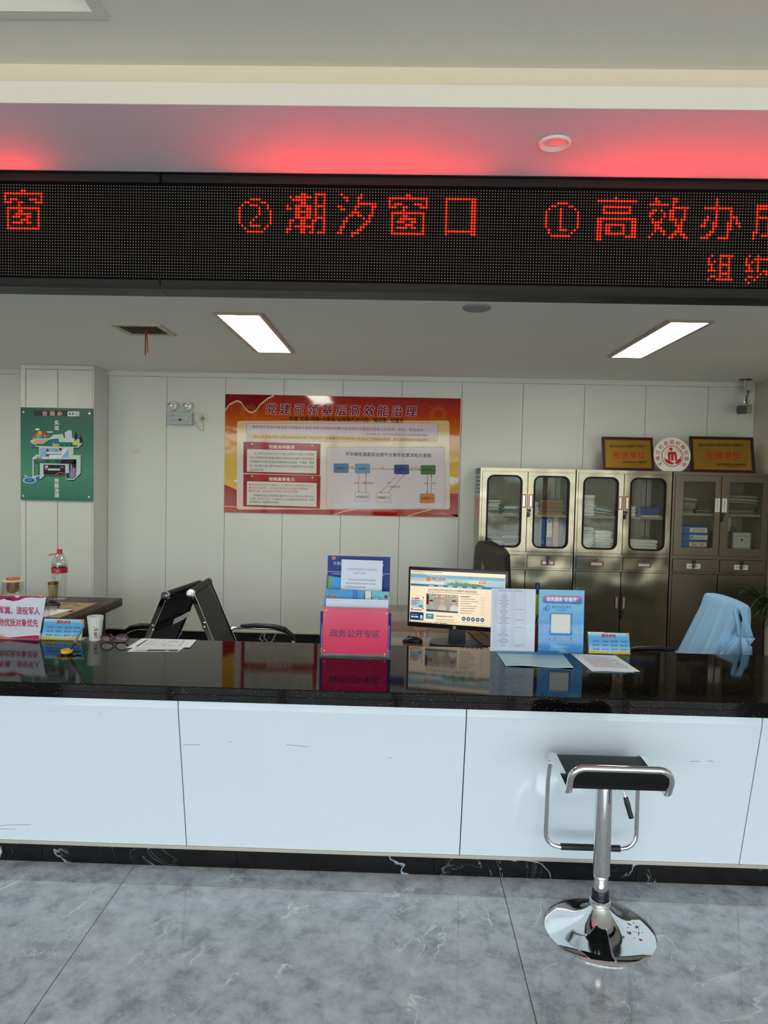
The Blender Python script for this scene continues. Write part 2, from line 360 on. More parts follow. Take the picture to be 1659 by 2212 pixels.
# office back wall of narrow panels, with dark seams
m = MB(); m.box(-4.7, 6.215, 0, 3.2, 6.35, 2.65, SEAM)
xs = [-4.7]+[round(-2.063-.517*k, 3) for k in range(5, -1, -1)]+[-1.546, -1.035, -.522, -.008, .512, 1.038, 1.567, 2.09, 2.62, 3.2]
for a, b in zip(xs, xs[1:]): m.box(a+.0018, 6.2, .29, b-.0018, 6.215, 2.515, WALLP)
m.box(-4.7, 6.198, 2.517, 3.2, 6.215, 2.56, WALLP)
struct('wall_back', m, 0)
m = MB(); m.box(-4.7, 6.185, 0, 3.0, 6.214, .285, BLACKM); m.box(-4.7, 6.18, .285, 3.0, 6.214, .292, ALU); struct('baseboard_back', m, 0)
m = MB(); m.box(3.012, 2.64, 0, 3.16, 6.35, 2.65, mat('warm_wall', (205, 196, 178), .55)); struct('wall_right', m, 0)
m = MB(); m.box(-4.85, 2.64, 0, -4.7, 6.35, 2.65, WALLP); struct('wall_left', m, 0)
m = MB()                                                                   # pillar clad in the same panels
m.box(-3.2, 5.935, 0, -2.63, 6.199, 2.556, SEAM)
m.box(-3.205, 5.92, .29, -3.165, 5.935, 2.556, WALLP); m.box(-3.16, 5.92, .29, -2.893, 5.935, 2.52, WALLP); m.box(-2.888, 5.92, .29, -2.600, 5.935, 2.52, WALLP)
m.box(-3.205, 5.918, 2.523, -2.585, 5.935, 2.556, WALLP); m.box(-2.598, 5.92, .29, -2.585, 5.935, 2.52, WALLP)
m.box(-2.63, 5.936, .29, -2.585, 6.199, 2.556, WALLP); m.box(-3.205, 5.936, .29, -3.19, 6.199, 2.556, WALLP)
struct('wall_pillar', m, 0)
m = MB(); m.box(-3.215, 5.908, 0, -2.575, 5.919, .285, BLACKM); m.box(-2.585, 5.918, 0, -2.574, 6.184, .285, BLACKM); m.box(-3.22, 5.904, .285, -2.57, 6.184, .292, ALU); struct('baseboard_pillar', m, 0)
m = MB(); m.box(-4.85, 2.62, 2.5586, 3.16, 6.35, 2.62, CEIL); struct('ceiling', m, 0)
# ceiling of the hall, dropped soffit with a stepped fascia
m = MB(); m.box(-5.2, -4.7, 2.85, 5.2, 2.14, 2.93, WHITE)
m.v = []; m.f = []; m.m = []
hx0, hx1, hy0, hy1 = -1.97, -.825, .76, 1.87                             # opening for the recessed lamp
for a, b, c_, d in ((-5.2, -4.7, 5.2, hy0), (-5.2, hy1, 5.2, 2.14), (-5.2, hy0, hx0, hy1), (hx1, hy0, 5.2, hy1)): m.box(a, b, 2.85, c_, d, 2.93, WHITE)
struct('ceiling_hall', m, 0)
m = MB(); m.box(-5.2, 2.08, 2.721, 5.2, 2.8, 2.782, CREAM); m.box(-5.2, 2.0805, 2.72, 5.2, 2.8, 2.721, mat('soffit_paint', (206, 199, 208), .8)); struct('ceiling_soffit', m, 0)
m = MB(); m.box(-5.2, 2.115, 2.782, 5.2, 2.2, 2.93, mat('cream_paint_shaded', (226, 214, 190), .7)); struct('trim_1', m, 0)  # darker cream stands in for the shading on the upper fascia step
m = MB(); m.box(-5.2, 2.652, 2.5586, 5.2, 2.8, 2.72, WHITE); struct('wall_beam', m, 0)
m = MB(); m.box(3.16, 2.64, 0, 5.2, 2.8, 2.72, WALLP); struct('wall_front_right', m, 0)
m = MB(); m.box(-5.2, 2.64, 0, -4.85, 2.8, 2.72, WALLP); struct('wall_front_left', m, 0)
m = MB(); m.box(-5.35, -4.7, 0, -5.2, 2.8, 2.93, WHITE); struct('wall_hall_left', m, 0)
m = MB(); m.box(5.2, -4.7, 0, 5.35, 2.8, 2.93, WHITE); struct('wall_hall_right', m, 0)
m = MB()
m.box(-5.2, -4.7, 0, WIN[0], -4.5, 2.93, WHITE); m.box(WIN[1], -4.7, 0, 5.2, -4.5, 2.93, WHITE)
m.box(WIN[0], -4.7, 0, WIN[1], -4.5, WIN[2], WHITE); m.box(WIN[0], -4.7, WIN[3], WIN[1], -4.5, 2.93, WHITE)
struct('wall_rear', m, 0)
DARKF = mat('window_frame', (60, 62, 64), .4, .5)
nwin = 6; ww = (WIN[1]-WIN[0])/nwin
for i in range(nwin):
    a = WIN[0]+i*ww; m = MB()
    m.M = FRONT(a, -4.57, WIN[2])
    hh = WIN[3]-WIN[2]
    m.ring([(.002, .002), (ww-.002, .002), (ww-.002, hh-.002), (.002, hh-.002)], [(.05, .05), (ww-.05, .05), (ww-.05, hh-.05), (.05, hh-.05)], -.03, .03, DARKF)
    m.box(.05, 2.05, -.025, ww-.05, 2.1, .025, DARKF)
    o = struct('window_%d' % (i+1), m, 0)
    p = MB(); p.M = m.M; p.box(.05, .05, -.003, ww-.05, hh-.05, .003, GLASS); p.build('window_pane', o, 0)
# ================================================================ ceiling fittings
PANEL = mat('lamp_diffuser', (255, 252, 236), .5, emit=PANEL_POWER)
BEZ = mat('lamp_bezel', (186, 168, 148), .35, .3)
def panel(x0, y0, x1, y1, label, bar):
    t = thing('ceiling_light', label, 'ceiling light', ((x0+x1)/2, (y0+y1)/2, 2.5586), 0, 'lit rectangular ceiling panels')
    hx, hy = (x1-x0)/2, (y1-y0)/2
    f = MB(); f.M = Matrix.Rotation(PI, 4, 'X')
    f.ring([(-hx, -hy), (hx, -hy), (hx, hy), (-hx, hy)], [(-hx+.024, -hy+.024), (hx-.024, -hy+.024), (hx-.024, hy-.024), (-hx+.024, hy-.024)], .0, .012, BEZ)
    f.build('frame', t, 0)
    d = MB(); d.box(-hx+.024, -hy+.024, -.008, hx-.024, hy-.024, -.001, PANEL); d.build('diffuser', t, 0)
panel(-1.06, 3.93, -.782, 5.11, 'lit ceiling panel above the red wall poster', 0)
panel(1.43, 3.93, 1.682, 5.07, 'lit ceiling panel above the two plaques on the cabinets', 0)
for x, y, lb in ((-3.4, 4.5, 'lit ceiling panel left of the vent with the red ribbon'),):
    panel(x-.13, y-.58, x+.13, y+.58, lb, 0)
VENTC = mat('vent_cream', (196, 188, 168), .45)
t = thing('ceiling_vent', 'small square cream ceiling vent with slats and a red ribbon hanging from it', 'vent', (-1.617, 4.423, 2.5586))
f = MB(); f.M = Matrix.Rotation(PI, 4, 'X'); q = .155
f.ring([(-q, -q), (q, -q), (q, q), (-q, q)], [(-q+.03, -q+.03), (q-.03, -q+.03), (q-.03, q-.03), (-q+.03, q-.03)], 0, .01, VENTC); f.build('frame', t, 0)
f = MB(); f.box(-q+.03, -q+.03, -.002, q-.03, q-.03, -.0005, mat('vent_dark', (40, 36, 32), .8)); f.build('backing', t, 0)
f = MB()
for k in range(11):
    x = -.115+k*.023; f.add([(x-.009, -.125, -.002), (x+.005, -.125, -.011), (x+.005, .125, -.011), (x-.009, .125, -.002), (x-.007, -.125, -.001), (x+.007, -.125, -.01), (x+.007, .125, -.01), (x-.007, .125, -.001)],
    [(0, 1, 2, 3), (7, 6, 5, 4), (0, 4, 5, 1), (3, 2, 6, 7), (1, 5, 6, 2), (0, 3, 7, 4)], VENTC)
f.build('slat', t, 0)
f = MB()
f.sweep([(.02, -.03, -.008), (.022, -.035, -.06), (.018, -.03, -.12), (.021, -.034, -.165)], [(-.004, -.0006), (.004, -.0006), (.004, .0006), (-.004, .0006)], (1, 0, 0), mat('red_ribbon', (150, 40, 30), .6))
f.sweep([(.024, -.03, -.008), (.031, -.033, -.08), (.036, -.03, -.15)], [(-.003, -.0006), (.003, -.0006), (.003, .0006), (-.003, .0006)], (1, 0, 0), mat('red_ribbon', (150, 40, 30), .6)); f.build('ribbon', t)
m = MB(); m.lathe([(0, -.014), (.06, -.013), (.072, -.008), (.076, 0), (.05, 0)], mat('speaker_grey', (150, 152, 153), .6), n=36)
o = m.build('ceiling_speaker'); o.location = (.372, 3.735, 2.5586); tag(o, 'round grey flush ceiling disc just behind the scrolling sign', 'ceiling speaker')
t = thing('downlight', 'unlit round recessed downlight with white ring in the pink-lit soffit', 'downlight', (.457, 2.285, 2.72))
m = MB(); m.lathe([(.031, .004), (.033, -.002), (.046, -.0085), (.05, -.006), (.05, 0)], mat('lamp_white', (235, 228, 220), .3), n=36); m.build('trim_ring', t)
m = MB(); m.lathe([(0, -.0005), (.032, -.0005)], mat('lamp_lens', (215, 205, 205), .35), n=36); m.build('lens', t)
t = thing('recessed_ceiling_light', 'unlit square ceiling light sunk in the hall ceiling, top left of the photo', 'ceiling light', ((hx0+hx1)/2, (hy0+hy1)/2, 2.85))
a, b = (hx1-hx0)/2, (hy1-hy0)/2
f = MB(); f.M = Matrix.Rotation(PI, 4, 'X')
LF = mat('frame_white', (214, 208, 200), .4)
f.ring([(-a-.03, -b-.03), (a+.03, -b-.03), (a+.03, b+.03), (-a-.03, b+.03)], [(-a, -b), (a, -b), (a, b), (-a, b)], .0, .006, LF)
A = [(-a, -b), (a, -b), (a, b), (-a, b)]; B = [(-a+.035, -b+.035), (a-.035, -b+.035), (a-.035, b-.035), (-a+.035, b-.035)]
f.add([(x, y, 0) for x, y in A]+[(x, y, -.05) for x, y in B], [(i, (i+1) % 4, 4+(i+1) % 4, 4+i) for i in range(4)], LF); f.build('frame', t, 0)
f = MB(); f.box(-a+.02, -b+.02, .048, a-.02, b-.02, .056, mat('diffuser_off', (205, 205, 192), .4)); f.build('diffuser', t, 0)
# ================================================================ scrolling LED sign
FONT = {
'窗': '2:8,9;3:2-15;4:2,15;5:2,4-6,11-13,15;6:2-4,7,8,13-15;7:7;8:3-14;9:3,7,8,14;10:3,6-11,14;11:3,5-7,10,11,14;12:3,8-10,14;13:3,5-8,10,11,14;14:3,14;15:3-14',
'②': '4:4-7;5:2,3,8,9;6:1,4-6,10;7:0,7,10;8:0,7,11;9:0,7,11;10:0,6,11;11:0,5,11;12:0,4,11;13:1,4-7,10;14:2,9;15:3-8',
'潮': '2:5,6,10-13;3:1,3-8,10,13;4:2-6,10,13;5:5,6,10,13;6:0,3-8,10-13;7:0,1,3,4,7,8,10,13;8:3-8,10,13;9:3,4,7,8,10,13;10:3-8,10-13;11:1,2,5,6,9,10,13;12:1,5,6,9,13;13:1,3-9,13;14:0,1,5,6,9,13;15:0,5,6,8,9,11-13',
'汐': '2:1,8;3:2,3,7,8;4:3,7;5:7-13;6:0,1,6,7,12,13;7:1,2,6,12;8:5-7,12;9:4,5,7,8,11,12;10:3,9,11;11:2,3,10,11;12:2,9,10;13:1,2,8,9;14:1,7,8;15:0,1,5-7;16:5',
'口': '3:0-10;4:0,9,10;5:0,9,10;6:0,9,10;7:0,9,10;8:0,9,10;9:0,9,10;10:0,9,10;11:0,9,10;12:0,9,10;13:0,9,10;14:0-10;15:0,9,10',
'①': '4:4-7;5:2,3,8,9;6:1,5,10;7:0,5,11;8:0,5,11;9:0,5,11;10:0,5,11;11:0,5,11;12:0,5,11;13:1,5-7,10;14:1,9;15:2-8',
'高': '2:6;3:0-13;5:2-11;6:2,11;7:2-11;9:0-13;10:0,1,12,13;11:0,1,3-9,12,13;12:0,1,3,4,9,12,13;13:0,1,3,4,9,12,13;14:0,1,3-9,12,13;15:0,1,10-13;16:0,1',
'效': '2:2,8,9;3:2,3,8,9;4:0-6,8;5:8-13;6:1,2,4,7,8,12;7:0,1,5,7,8,12;8:0,5,7,8,12;9:1,4,7-9,11,12;10:1-4,9,11;11:2,3,9-11;12:2-4,10,11;13:2,4,5,9-11;14:1,5,8,9,11,12;15:0,7,8,12,13',
'办': '2:5;3:5;4:5;5:1-10;6:5,10;7:5,10;8:2,5,10-12;9:1,2,5,10,12;10:1,4,5,9,10,12,13;11:0,1,4,5,9,10,13;12:4,9,10;13:3,4,9;14:2,3,9;15:0-2,6-9',
'成': '2:8;3:8,10;4:1-13;5:1-8;6:1,8;7:1,8,12;8:1-5,8,12;9:1,5,8,11;10:1,5,9,11;11:1,5,9,10;12:1,5,9;13:0,1,5,9,10,13;14:0,3-5,8,11,13;15:0,7,12,13',
'组': '21:1,4-8;22:0,4,7;23:0,2,4,7;24:0,1,4-7;25:1,4,7;26:0-2,4,7;27:4-7;28:1,2,4,7;29:0,3-8',
'织': '21:1,4;22:0,3-9;23:0,2,4,8;24:0,1,4,8;25:1,4,8;26:0-2,4,6-8;27:5,7;28:1,2,4,8;29:0,3,8;30:1'}
TXT = [('窗', 0), ('②', 86), ('潮', 103), ('汐', 121), ('窗', 137), ('口', 159), ('①', 194), ('高', 212), ('效', 230), ('办', 248), ('成', 266), ('组', 251), ('织', 264)]
PX, PZ, X0, Z0, LY = .01004, .01022, -1.458, 2.678, 2.56
SIGNF = mat('sign_frame', (30, 28, 29), .4, 0, spec=.3); SIGNE = mat('sign_edge', (15, 16, 20), .4, 0, spec=.3)
t = thing('led_sign', 'long black dot-matrix sign scrolling red Chinese characters over the counter', 'led sign', (0, LY, 2.316))
def LP(k, r): return (X0+k*PX, Z0-r*PZ-2.316)
f = MB(); xa, xb = -4.65, 3.0
f.box(xa, .004, .0, xb, .09, .412, SIGNE)                                   # cabinet
f.build('housing', t, 0)
f = MB()
f.box(xa, -.012, .374, xb, .004, .401, SIGNF); f.box(xa, -.03, .401, xb, .004, .4125, SIGNE)
f.box(xa, -.012, .012, xb, .004, .033, SIGNF); f.box(xa, -.02, -.001, xb, .004, .011, SIGNE)
f.box(-.8765, -.0305, .372, -.8745, .004, .414, SIGNE); f.box(-.8765, -.0205, -.0015, -.8745, .09, .034, SIGNE)
f.build('bezel', t, 0)
f = MB(); f.box(xa, -.004, .033, xb, .004, .374, mat('matrix_black', (9, 8, 9), .9, spec=.1)); f.build('matrix_panel', t, 0)
lit = {}
for ci, (ch, k0) in enumerate(TXT):
    for part in FONT[ch].split(';'):
        r, cs = part.split(':')
        for c_ in cs.split(','):
            a, b = (map(int, c_.split('-')) if '-' in c_ else (int(c_), int(c_)))
            for k in range(a, b+1): lit[(k0+k, int(r))] = ci
DSIDE = mat('diode_side', (20, 16, 16), .6); UNL = mat('unlit_diode', (214, 200, 176), .35)
HEX = [(math.cos(PI/3*i+.3), math.sin(PI/3*i+.3)) for i in range(6)]
def diode(mb, x, z, r, m, y0, y1, k=.7):
    mb.add([(x+r*a, y0, z+r*b) for a, b in HEX]+[(x+r*k*a, y1, z+r*k*b) for a, b in HEX], [tuple(range(6, 12))], m); k_ = len(mb.v)-12
    mb.f += [tuple(a_+k_ for a_ in (i, (i+1) % 6, 6+(i+1) % 6, 6+i)) for i in range(6)]; mb.m += [mb.mi(DSIDE)]*6
f = MB()
for k in range(-45, 330):
    for r in range(32):
        if (k, r) not in lit: diode(f, *LP(k, r), .0021, UNL, -.004, -.0055)
f.build('unlit_diodes', t, 0)
def emis(name, c, st):
    m = bpy.data.materials.new(name); m.use_nodes = True; n = m.node_tree.nodes; n.remove(n['Principled BSDF'])
    e = n.new('ShaderNodeEmission'); e.inputs[0].default_value = (*c, 1); e.inputs[1].default_value = st; m.node_tree.links.new(e.outputs[0], n['Material Output'].inputs[0]); return m
LEDO = emis('diode_red_bloom', (1, .00016, .00008), LED_R); LEDI = emis('diode_core', (1, .0017, .00016), LED_R)
for ci, (ch, k0) in enumerate(TXT):
    f = MB()
    for (k, r), q in lit.items():
        if q == ci:
            x, z = LP(k, r); diode(f, x, z, .0045, LEDO, -.004, -.0062); diode(f, x, z, .0026, LEDI, -.0062, -.0075, .8)  # wide red disc stands in for the bloom around each lit core
    f.build('lit_character', t, 0)['label'] = 'glowing red dot-matrix character'
# ================================================================ reception counter
YZ = lambda x: frame_m((x, 0, 0), (0, 1, 0), (0, 0, 1))                      # local (y, z) drawn in the side plane, extruded along X
t = thing('reception_counter', 'long white lacquered reception counter with black marble kick plate', 'counter', (0, 2.92, 0))
prof = [(2.788, .757), (2.788, .722), (2.921, .09), (2.96, .09), (2.96, .757)]
px = [-4.65, -4.33, -3.178, -2.025, -.872, .281, 1.441, 2.6, 3.005]
SCR = mat('pen_scratch', (120, 130, 150), .5)
scr = {4: [(-.86, .56, -.79, .562), (-.68, .579, -.66, .58), (-.44, .575, -.35, .568), (-.03, .53, -.01, .528)], 3: [(-1.72, .145, -1.53, .165), (-1.72, .138, -1.60, .142), (-1.2, .69, -1.19, .688)], 6: [(1.62, .5, 1.70, .503)], 5: [(1.18, .555, 1.22, .557), (1.25, .56, 1.275, .557)]}
for i, (a, b) in enumerate(zip(px, px[1:])):
    f = MB(); f.M = Matrix.Translation((0, -2.92, 0)) @ YZ(0); f.prism(prof, a+.0022, b-.0022, LAQ)
    sl = (2.921-2.788)/(.722-.09); off = .0008
    for x0, z0, x1, z1 in scr.get(i, []):
        pts = [(x0+(x1-x0)*k/6, z0+(z1-z0)*k/6+.006*math.sin(PI*k/6)*(1 if x1-x0 > .12 else .2)) for k in range(7)]
        for (xa_, za), (xb_, zb) in zip(pts, pts[1:]):
            w_ = .0009
            f.add([(2.921-(za-.09-w_)*sl-off, za-w_, xa_), (2.921-(zb-.09-w_)*sl-off, zb-w_, xb_), (2.921-(zb-.09+w_)*sl-off, zb+w_, xb_), (2.921-(za-.09+w_)*sl-off, za+w_, xa_)], [(3, 2, 1, 0)], SCR)
    f.build('front_panel', t, 0)
f = MB(); f.M = Matrix.Translation((0, -2.92, 0)); f.box(-4.65, 2.962, .03, 3.005, 3.42, .757, mat('carcass_board', (150, 150, 150), .6)); f.build('carcass', t, 0)
f = MB(); f.M = Matrix.Translation((0, -2.92, 0)); f.box(-4.65, 2.912, .0785, 3.005, 2.965, .089, ALU); f.build('trim_strip', t, 0)
sk = [-4.65, -4.0, -3.16, -2.325, -1.492, -.657, .175, 1.018, 1.855, 2.69, 3.005]
for a, b in zip(sk, sk[1:]):
    f = MB(); f.M = Matrix.Translation((0, -2.92, 0)); f.box(a+.001, 2.92, 0, b-.001, 2.962, .0785, BLACKM); f.build('kick_plate', t, 0)
m = MB(); m.box(-4.65, 2.7552, .762, 3.005, 2.80, .789, GRANITE); m.box(-4.65, 2.755, .788, 3.005, 3.56, .82, GRANITE, .003); m.box(-4.65, 3.545, .757, 3.005, 3.56, .80, GRANITE); m.box(-4.65, 2.80, .757, 3.005, 3.55, .79, mat('carcass_board', (150, 150, 150), .6))
o = m.build('countertop', None, 0); tag(o, 'polished black stone worktop with gold flecks along the counter', 'countertop')
TOP = .8202
# ================================================================ bar stool
t = thing('bar_stool', 'chrome bar stool with black seat, footrest loop and round trumpet base before the counter', 'stool', (.773, 2.585, 0))
f = MB(); f.lathe([(.2, 0), (.201, .006), (.196, .011), (.17, .018), (.13, .029), (.095, .043), (.066, .062), (.045, .082), (.035, .1), (.032, .108), (0, .108)], CHROME, n=64)
RUST = mat('rust_spots', (112, 92, 78), .8)
for k in range(26):
    a = random.gauss(-.25, .38); r = random.gauss(.125, .026); r = min(max(r, .07), .18)
    z = (.029+(.13-r)*.38 if r < .13 else .029-(r-.13)*.28)+.0012
    s_ = random.uniform(.0015, .005); f.add([(r*math.cos(a)+s_*math.cos(q)*random.uniform(.6, 1.6), r*math.sin(a)+s_*math.sin(q), z-(s_*math.cos(q)*math.cos(a)+s_*math.sin(q)*math.sin(a))*.34) for q in (0, 1.2, 2.3, 3.4, 4.6, 5.4)], [tuple(range(6))], RUST)
f.build('base', t, 50)
f = MB(); f.lathe([(.036, .1), (.039, .105), (.0355, .111), (.0385, .117), (.033, .122)], mat('weld_ring', (200, 203, 208), .3, 1, bump=(160, 1, .004)), n=40); f.build('collar_ring', t)
f = MB(); f.lathe([(.0285, .118), (.0305, .122), (.0305, .152), (.029, .156), (.026, .157)], BLACKP, n=32); f.build('collar', t)
f = MB(); f.lathe([(.0255, .15), (.0255, .2), (.0268, .202), (.0268, .207), (.0255, .209), (.0255, .215), (.031, .216), (.031, .59), (.02, .6), (0, .6)], CHROME, n=40); f.build('pole', t)
hw = .17
sp = [(-.192, .688), (-.188, .66), (-.178, .63), (-.16, .612), (-.12, .607), (0, .61), (.09, .613), (.118, .607), (.133, .59), (.137, .572)]
f = MB(); f.M = frame_m((0, 0, 0), (0, 1, 0), (0, 0, 1))
P2 = [(y, z+.004) for y, z in sp]; Q2 = [(y, z-.018) if i > 3 else (y+.016, z-.004) for i, (y, z) in enumerate(sp)]
up_ = [(y+.004 if i < 4 else y, z+(.008 if i > 3 else 0)) for i, (y, z) in enumerate(sp)]; dn_ = [(y-.012 if i < 4 else y-(.012 if i > 7 else 0), z-((.004 if i < 5 else .012) if i > 2 else 0)) for i, (y, z) in enumerate(sp)]
f.prism(up_+dn_[::-1], -hw+.012, hw-.012, LEATHER); f.build('seat', t, 40)
f = MB()                                                                   # flat chrome band: sides and raised back rail
for s_ in (-1, 1):
    pts = [(s_*hw, y, z) for y, z in [(.14, .565), (.136, .592), (.118, .611), (.09, .616), (-.12, .606), (-.158, .603)]]
    f.sweep(pts, [(-.011, -.019), (.011, -.019), (.011, .011), (-.011, .011)], (1, 0, 0), CHROME)
R_ = .045
loop = [(-hw, -.148, .592), (-hw, -.166, .602), (-hw, -.182, .635)]
loop += [(-hw+R_-R_*math.cos(a), -.185-.012*math.sin(a), .645+R_*math.sin(a)) for a in (0, .35, .7, 1.05, 1.4, PI/2)]
loop += [(hw-R_+R_*math.sin(a), -.185-.012*math.cos(a), .645+R_*math.cos(a)) for a in (0, .35, .7, 1.05, 1.4, PI/2)]
loop += [(hw, -.182, .635), (hw, -.166, .602), (hw, -.148, .592)]
f.tube(loop, .0125, CHROME, 14); f.build('seat_frame', t, 40)
f = MB(); yb_, zb_ = .152, .235
pts = [(-hw, .138, .58), (-hw-.004, .15, .5), (-hw-.006, yb_, zb_+.06)]
pts += [(-hw-.006+.055*(1-math.cos(a)), yb_, zb_+.055*(1-math.sin(a))) for a in (.3, .7, 1.1, PI/2)]
pts += [(hw-.049+.055*math.sin(a), yb_, zb_+.055*(1-math.cos(a))) for a in (0, .4, .8, 1.2, PI/2)]
pts += [(hw+.006, yb_, zb_+.06), (hw+.004, .15, .5), (hw, .138, .58)]
f.tube(pts, .0088, CHROME, 12); ft = f.build('footrest', t)
f = MB(); f.cyl((-.115, yb_, zb_), (.115, yb_, zb_), .0125, mat('rubber_sleeve', (24, 25, 30), .5), n=18); f.build('sleeve', ft)
f = MB(); f.tube([(.035, -.03, .6), (.05, -.05, .57), (.062, -.06, .525)], .0035, CHROME, 8); lv = f.build('lever', t)
f = MB(); f.tube([(.06, -.059, .532), (.066, -.062, .51), (.072, -.065, .488), (.08, -.068, .462)], [.0085, .0105, .009, .0095], BLACKP, 10); f.build('grip', lv)
# ================================================================ countertop signs
def easel(name, label, cat, x, y, wd, ht, lean, rz=0, group=None, board=None, stand=True, thick=.004):
    """leaning acrylic board on the worktop; returns (thing, placement matrix of the printed face)"""
    t = thing(name, label, cat, (x, y, TOP), rz, group)
    dy = lean; L_ = math.hypot(dy, ht); ux = Vector((1, 0, 0)); uy = Vector((0, dy/L_, ht/L_))
    M_ = frame_m((-wd/2, 0, .002), ux, uy)
    b = MB(); b.M = M_; b.prism([(0, 0), (wd, 0), (wd, L_), (0, L_)], -thick, 0, board or ACRYL); b.build('board', t, 0)
    s_ = MB()
    if stand == 'A':
        s_.M = frame_m((-wd/2, 2*dy+.004, .002), ux, Vector((0, -dy/L_, ht/L_))); s_.prism([(0, 0), (wd, 0), (wd, L_*.985), (0, L_*.985)], -.0012, .0012, ACRYL); s_.M = None
        s_.box(-wd/2, 0, 0, wd/2, 2*dy+.006, .002, ACRYL)
        for sx_ in (-1, 1):
            for dd in (-1, 1): s_.cyl((sx_*wd/2, dy+dd*dy*.95, .003), (sx_*wd/2, dy+.003, ht-.002), .0022, ACRYL, n=6)
    else: s_.box(-wd/2, -.002, 0, wd/2, .075, .0022, ACRYL); s_.box(-wd/2, .004, .002, wd/2, .0075, ht*.45, ACRYL)
    s_.build('stand', t, 0)
    return t, M_, L_
RED = (196, 30, 60); MAG = (186, 44, 104)
t, M_, L_ = easel('acrylic_sign', 'slanted white and magenta acrylic sign about soldiers, at the left end of the worktop', 'sign', -1.984, 3.465, .4, .205, .07, 0, stand='A')
p = Print(quad_map((-430, 677), (605, 692), (500, 1258), (-551, 1240), .4, L_), .3); p.M = M_
p.poly([(-430, 677), (605, 692), (500, 1258), (-551, 1240)], ramp_mat('sheet_lilac', 2, [(0, (232, 226, 234)), (.4, (206, 214, 236)), (1, (226, 232, 244))], 0, .2), 1)
p.poly([(-430, 680), (600, 694), (590, 706), (500, 712), (420, 706), (330, 712), (245, 745), (160, 762), (100, 745), (40, 730), (0, 742), (-100, 770), (-250, 730), (-430, 760)], (176, 34, 86), 2)
p.poly([(40, 715), (130, 720), (160, 742), (90, 748)], (60, 40, 60), 3); p.ell(222, 696, 32, 16, (214, 208, 206), 4)
p.poly([(-551, 1238), (500, 1256), (502, 1205), (440, 1202), (330, 1212), (200, 1225), (80, 1234), (-60, 1230), (-551, 1215)], (186, 40, 92), 2)
p.poly([(-551, 1238), (170, 1250), (60, 1226), (-60, 1205), (-300, 1215)], (226, 110, 90), 3); p.line(-80, 1212, 40, 1198, 6, (176, 34, 86), 3)
p.text('军属、退役军人', 250, 886, 105, (200, 204, 214), 2, bold=.02, sp=.78, wd=540, slope=.02); p.text('军属、退役军人', 246, 882, 105, MAG, 3, bold=.02, wd=540, slope=.02)
p.text('他优抚对象优先', 234, 1044, 105, (200, 204, 214), 2, bold=.02, wd=520, slope=.02); p.text('他优抚对象优先', 230, 1040, 105, (190, 40, 84), 3, bold=.02, wd=520, slope=.02)
p.build('printed_sheet', t, 0)
def pledge(x, y, label, group):
    t, M_, L_ = easel('tent_sign', label, 'sign', x, y, .205, .1, .032, 0, group, stand='A', thick=.002)
    p = Print(rect_map(200, 440, 530, 615, .205, L_), .3); p.M = M_
    p.rect(203, 443, 527, 612, ramp_mat('sky_card', 2, [(0, (190, 224, 244)), (.45, (96, 176, 232)), (.75, (70, 160, 226)), (.86, (150, 205, 240)), (1, (205, 232, 248))], 0, .105), 1)
    p.poly([(203, 482), (230, 474), (262, 478), (300, 484), (340, 479), (375, 484), (410, 477), (450, 472), (490, 482), (527, 478), (527, 492), (203, 494)], (100, 176, 232), 2)
    p.poly([(203, 612), (527, 612), (527, 592), (500, 594), (470, 588), (430, 598), (380, 602), (330, 600), (280, 596), (240, 590), (203, 594)], (224, 196, 40), 2)
    for k in range(16):
        xx = 208+20.3*k+random.uniform(-5, 5); yy = 602+random.uniform(-6, 5); p.ell(xx, yy, 7, 5, (236, 190, 30), 3, 10); p.ell(xx, yy, 2.6, 2, (120, 60, 20), 4, 8)
    p.ell(512, 456, 15, 11, (240, 170, 50), 3, 12); p.ell(514, 455, 6, 4.5, (210, 90, 40), 4, 10)
    p.text('服务承诺', 365, 467, 28, (206, 40, 60), 5, bold=.03, sp=1.0, wd=112)
    rows = [['热情主动', '行为规范', '言语文明', '一次告知'], ['首问必接', '急事急办', '依法行政', '限时办结'], ['勤政创新', '阳光公正', '廉洁守法', '高效便民']]
    for j, r in enumerate(rows):
        for i, s_ in enumerate(r): p.text(s_, 262-6*0+i*72, 513+j*32, 14, (40, 60, 96), 5, shear=.25, wd=54)
    p.build('printed_card', t, 0)
pledge(-1.676, 3.472, 'small blue sunflower service card stand at the left, beside the paper cups', 'service pledge card stands')
pledge(1.046, 3.49, 'small blue sunflower service card stand at the right, beside the tall blue sign', 'service pledge card stands')
# sheet with a table
t, M_, L_ = easel('table_notice', 'white acrylic notice with a printed table, partly hiding the monitor', 'notice', .569, 3.492, .218, .309, .012, .01)
p = Print(rect_map(135, 195, 783, 1098, .218, L_), .28); p.M = M_
p.rect(135, 195, 783, 1098, (222, 229, 248), 1)
LN = (150, 160, 196); ys = [240, 275]+[301+k*25.6 for k in range(28)]+[1032]
for y_ in [212]+ys: p.line(168, y_, 640, y_, 2.2, LN, 2)
for x_, a_ in ((168, 212), (640, 212), (215, 240), (432, 240), (480, 240)): p.line(x_, a_, x_, 1032, 2.2, LN, 2)
p.text('文峰区“高效办成一件事”工作重点事项清单', 405, 226, 21, (100, 110, 150), 3, wd=340)
p.text('序号', 192, 258, 17, LN, 3); p.text('事 项', 325, 258, 17, (110, 120, 160), 3); p.text('主 管', 456, 258, 17, LN, 3); p.text('备注', 560, 258, 17, LN, 3)
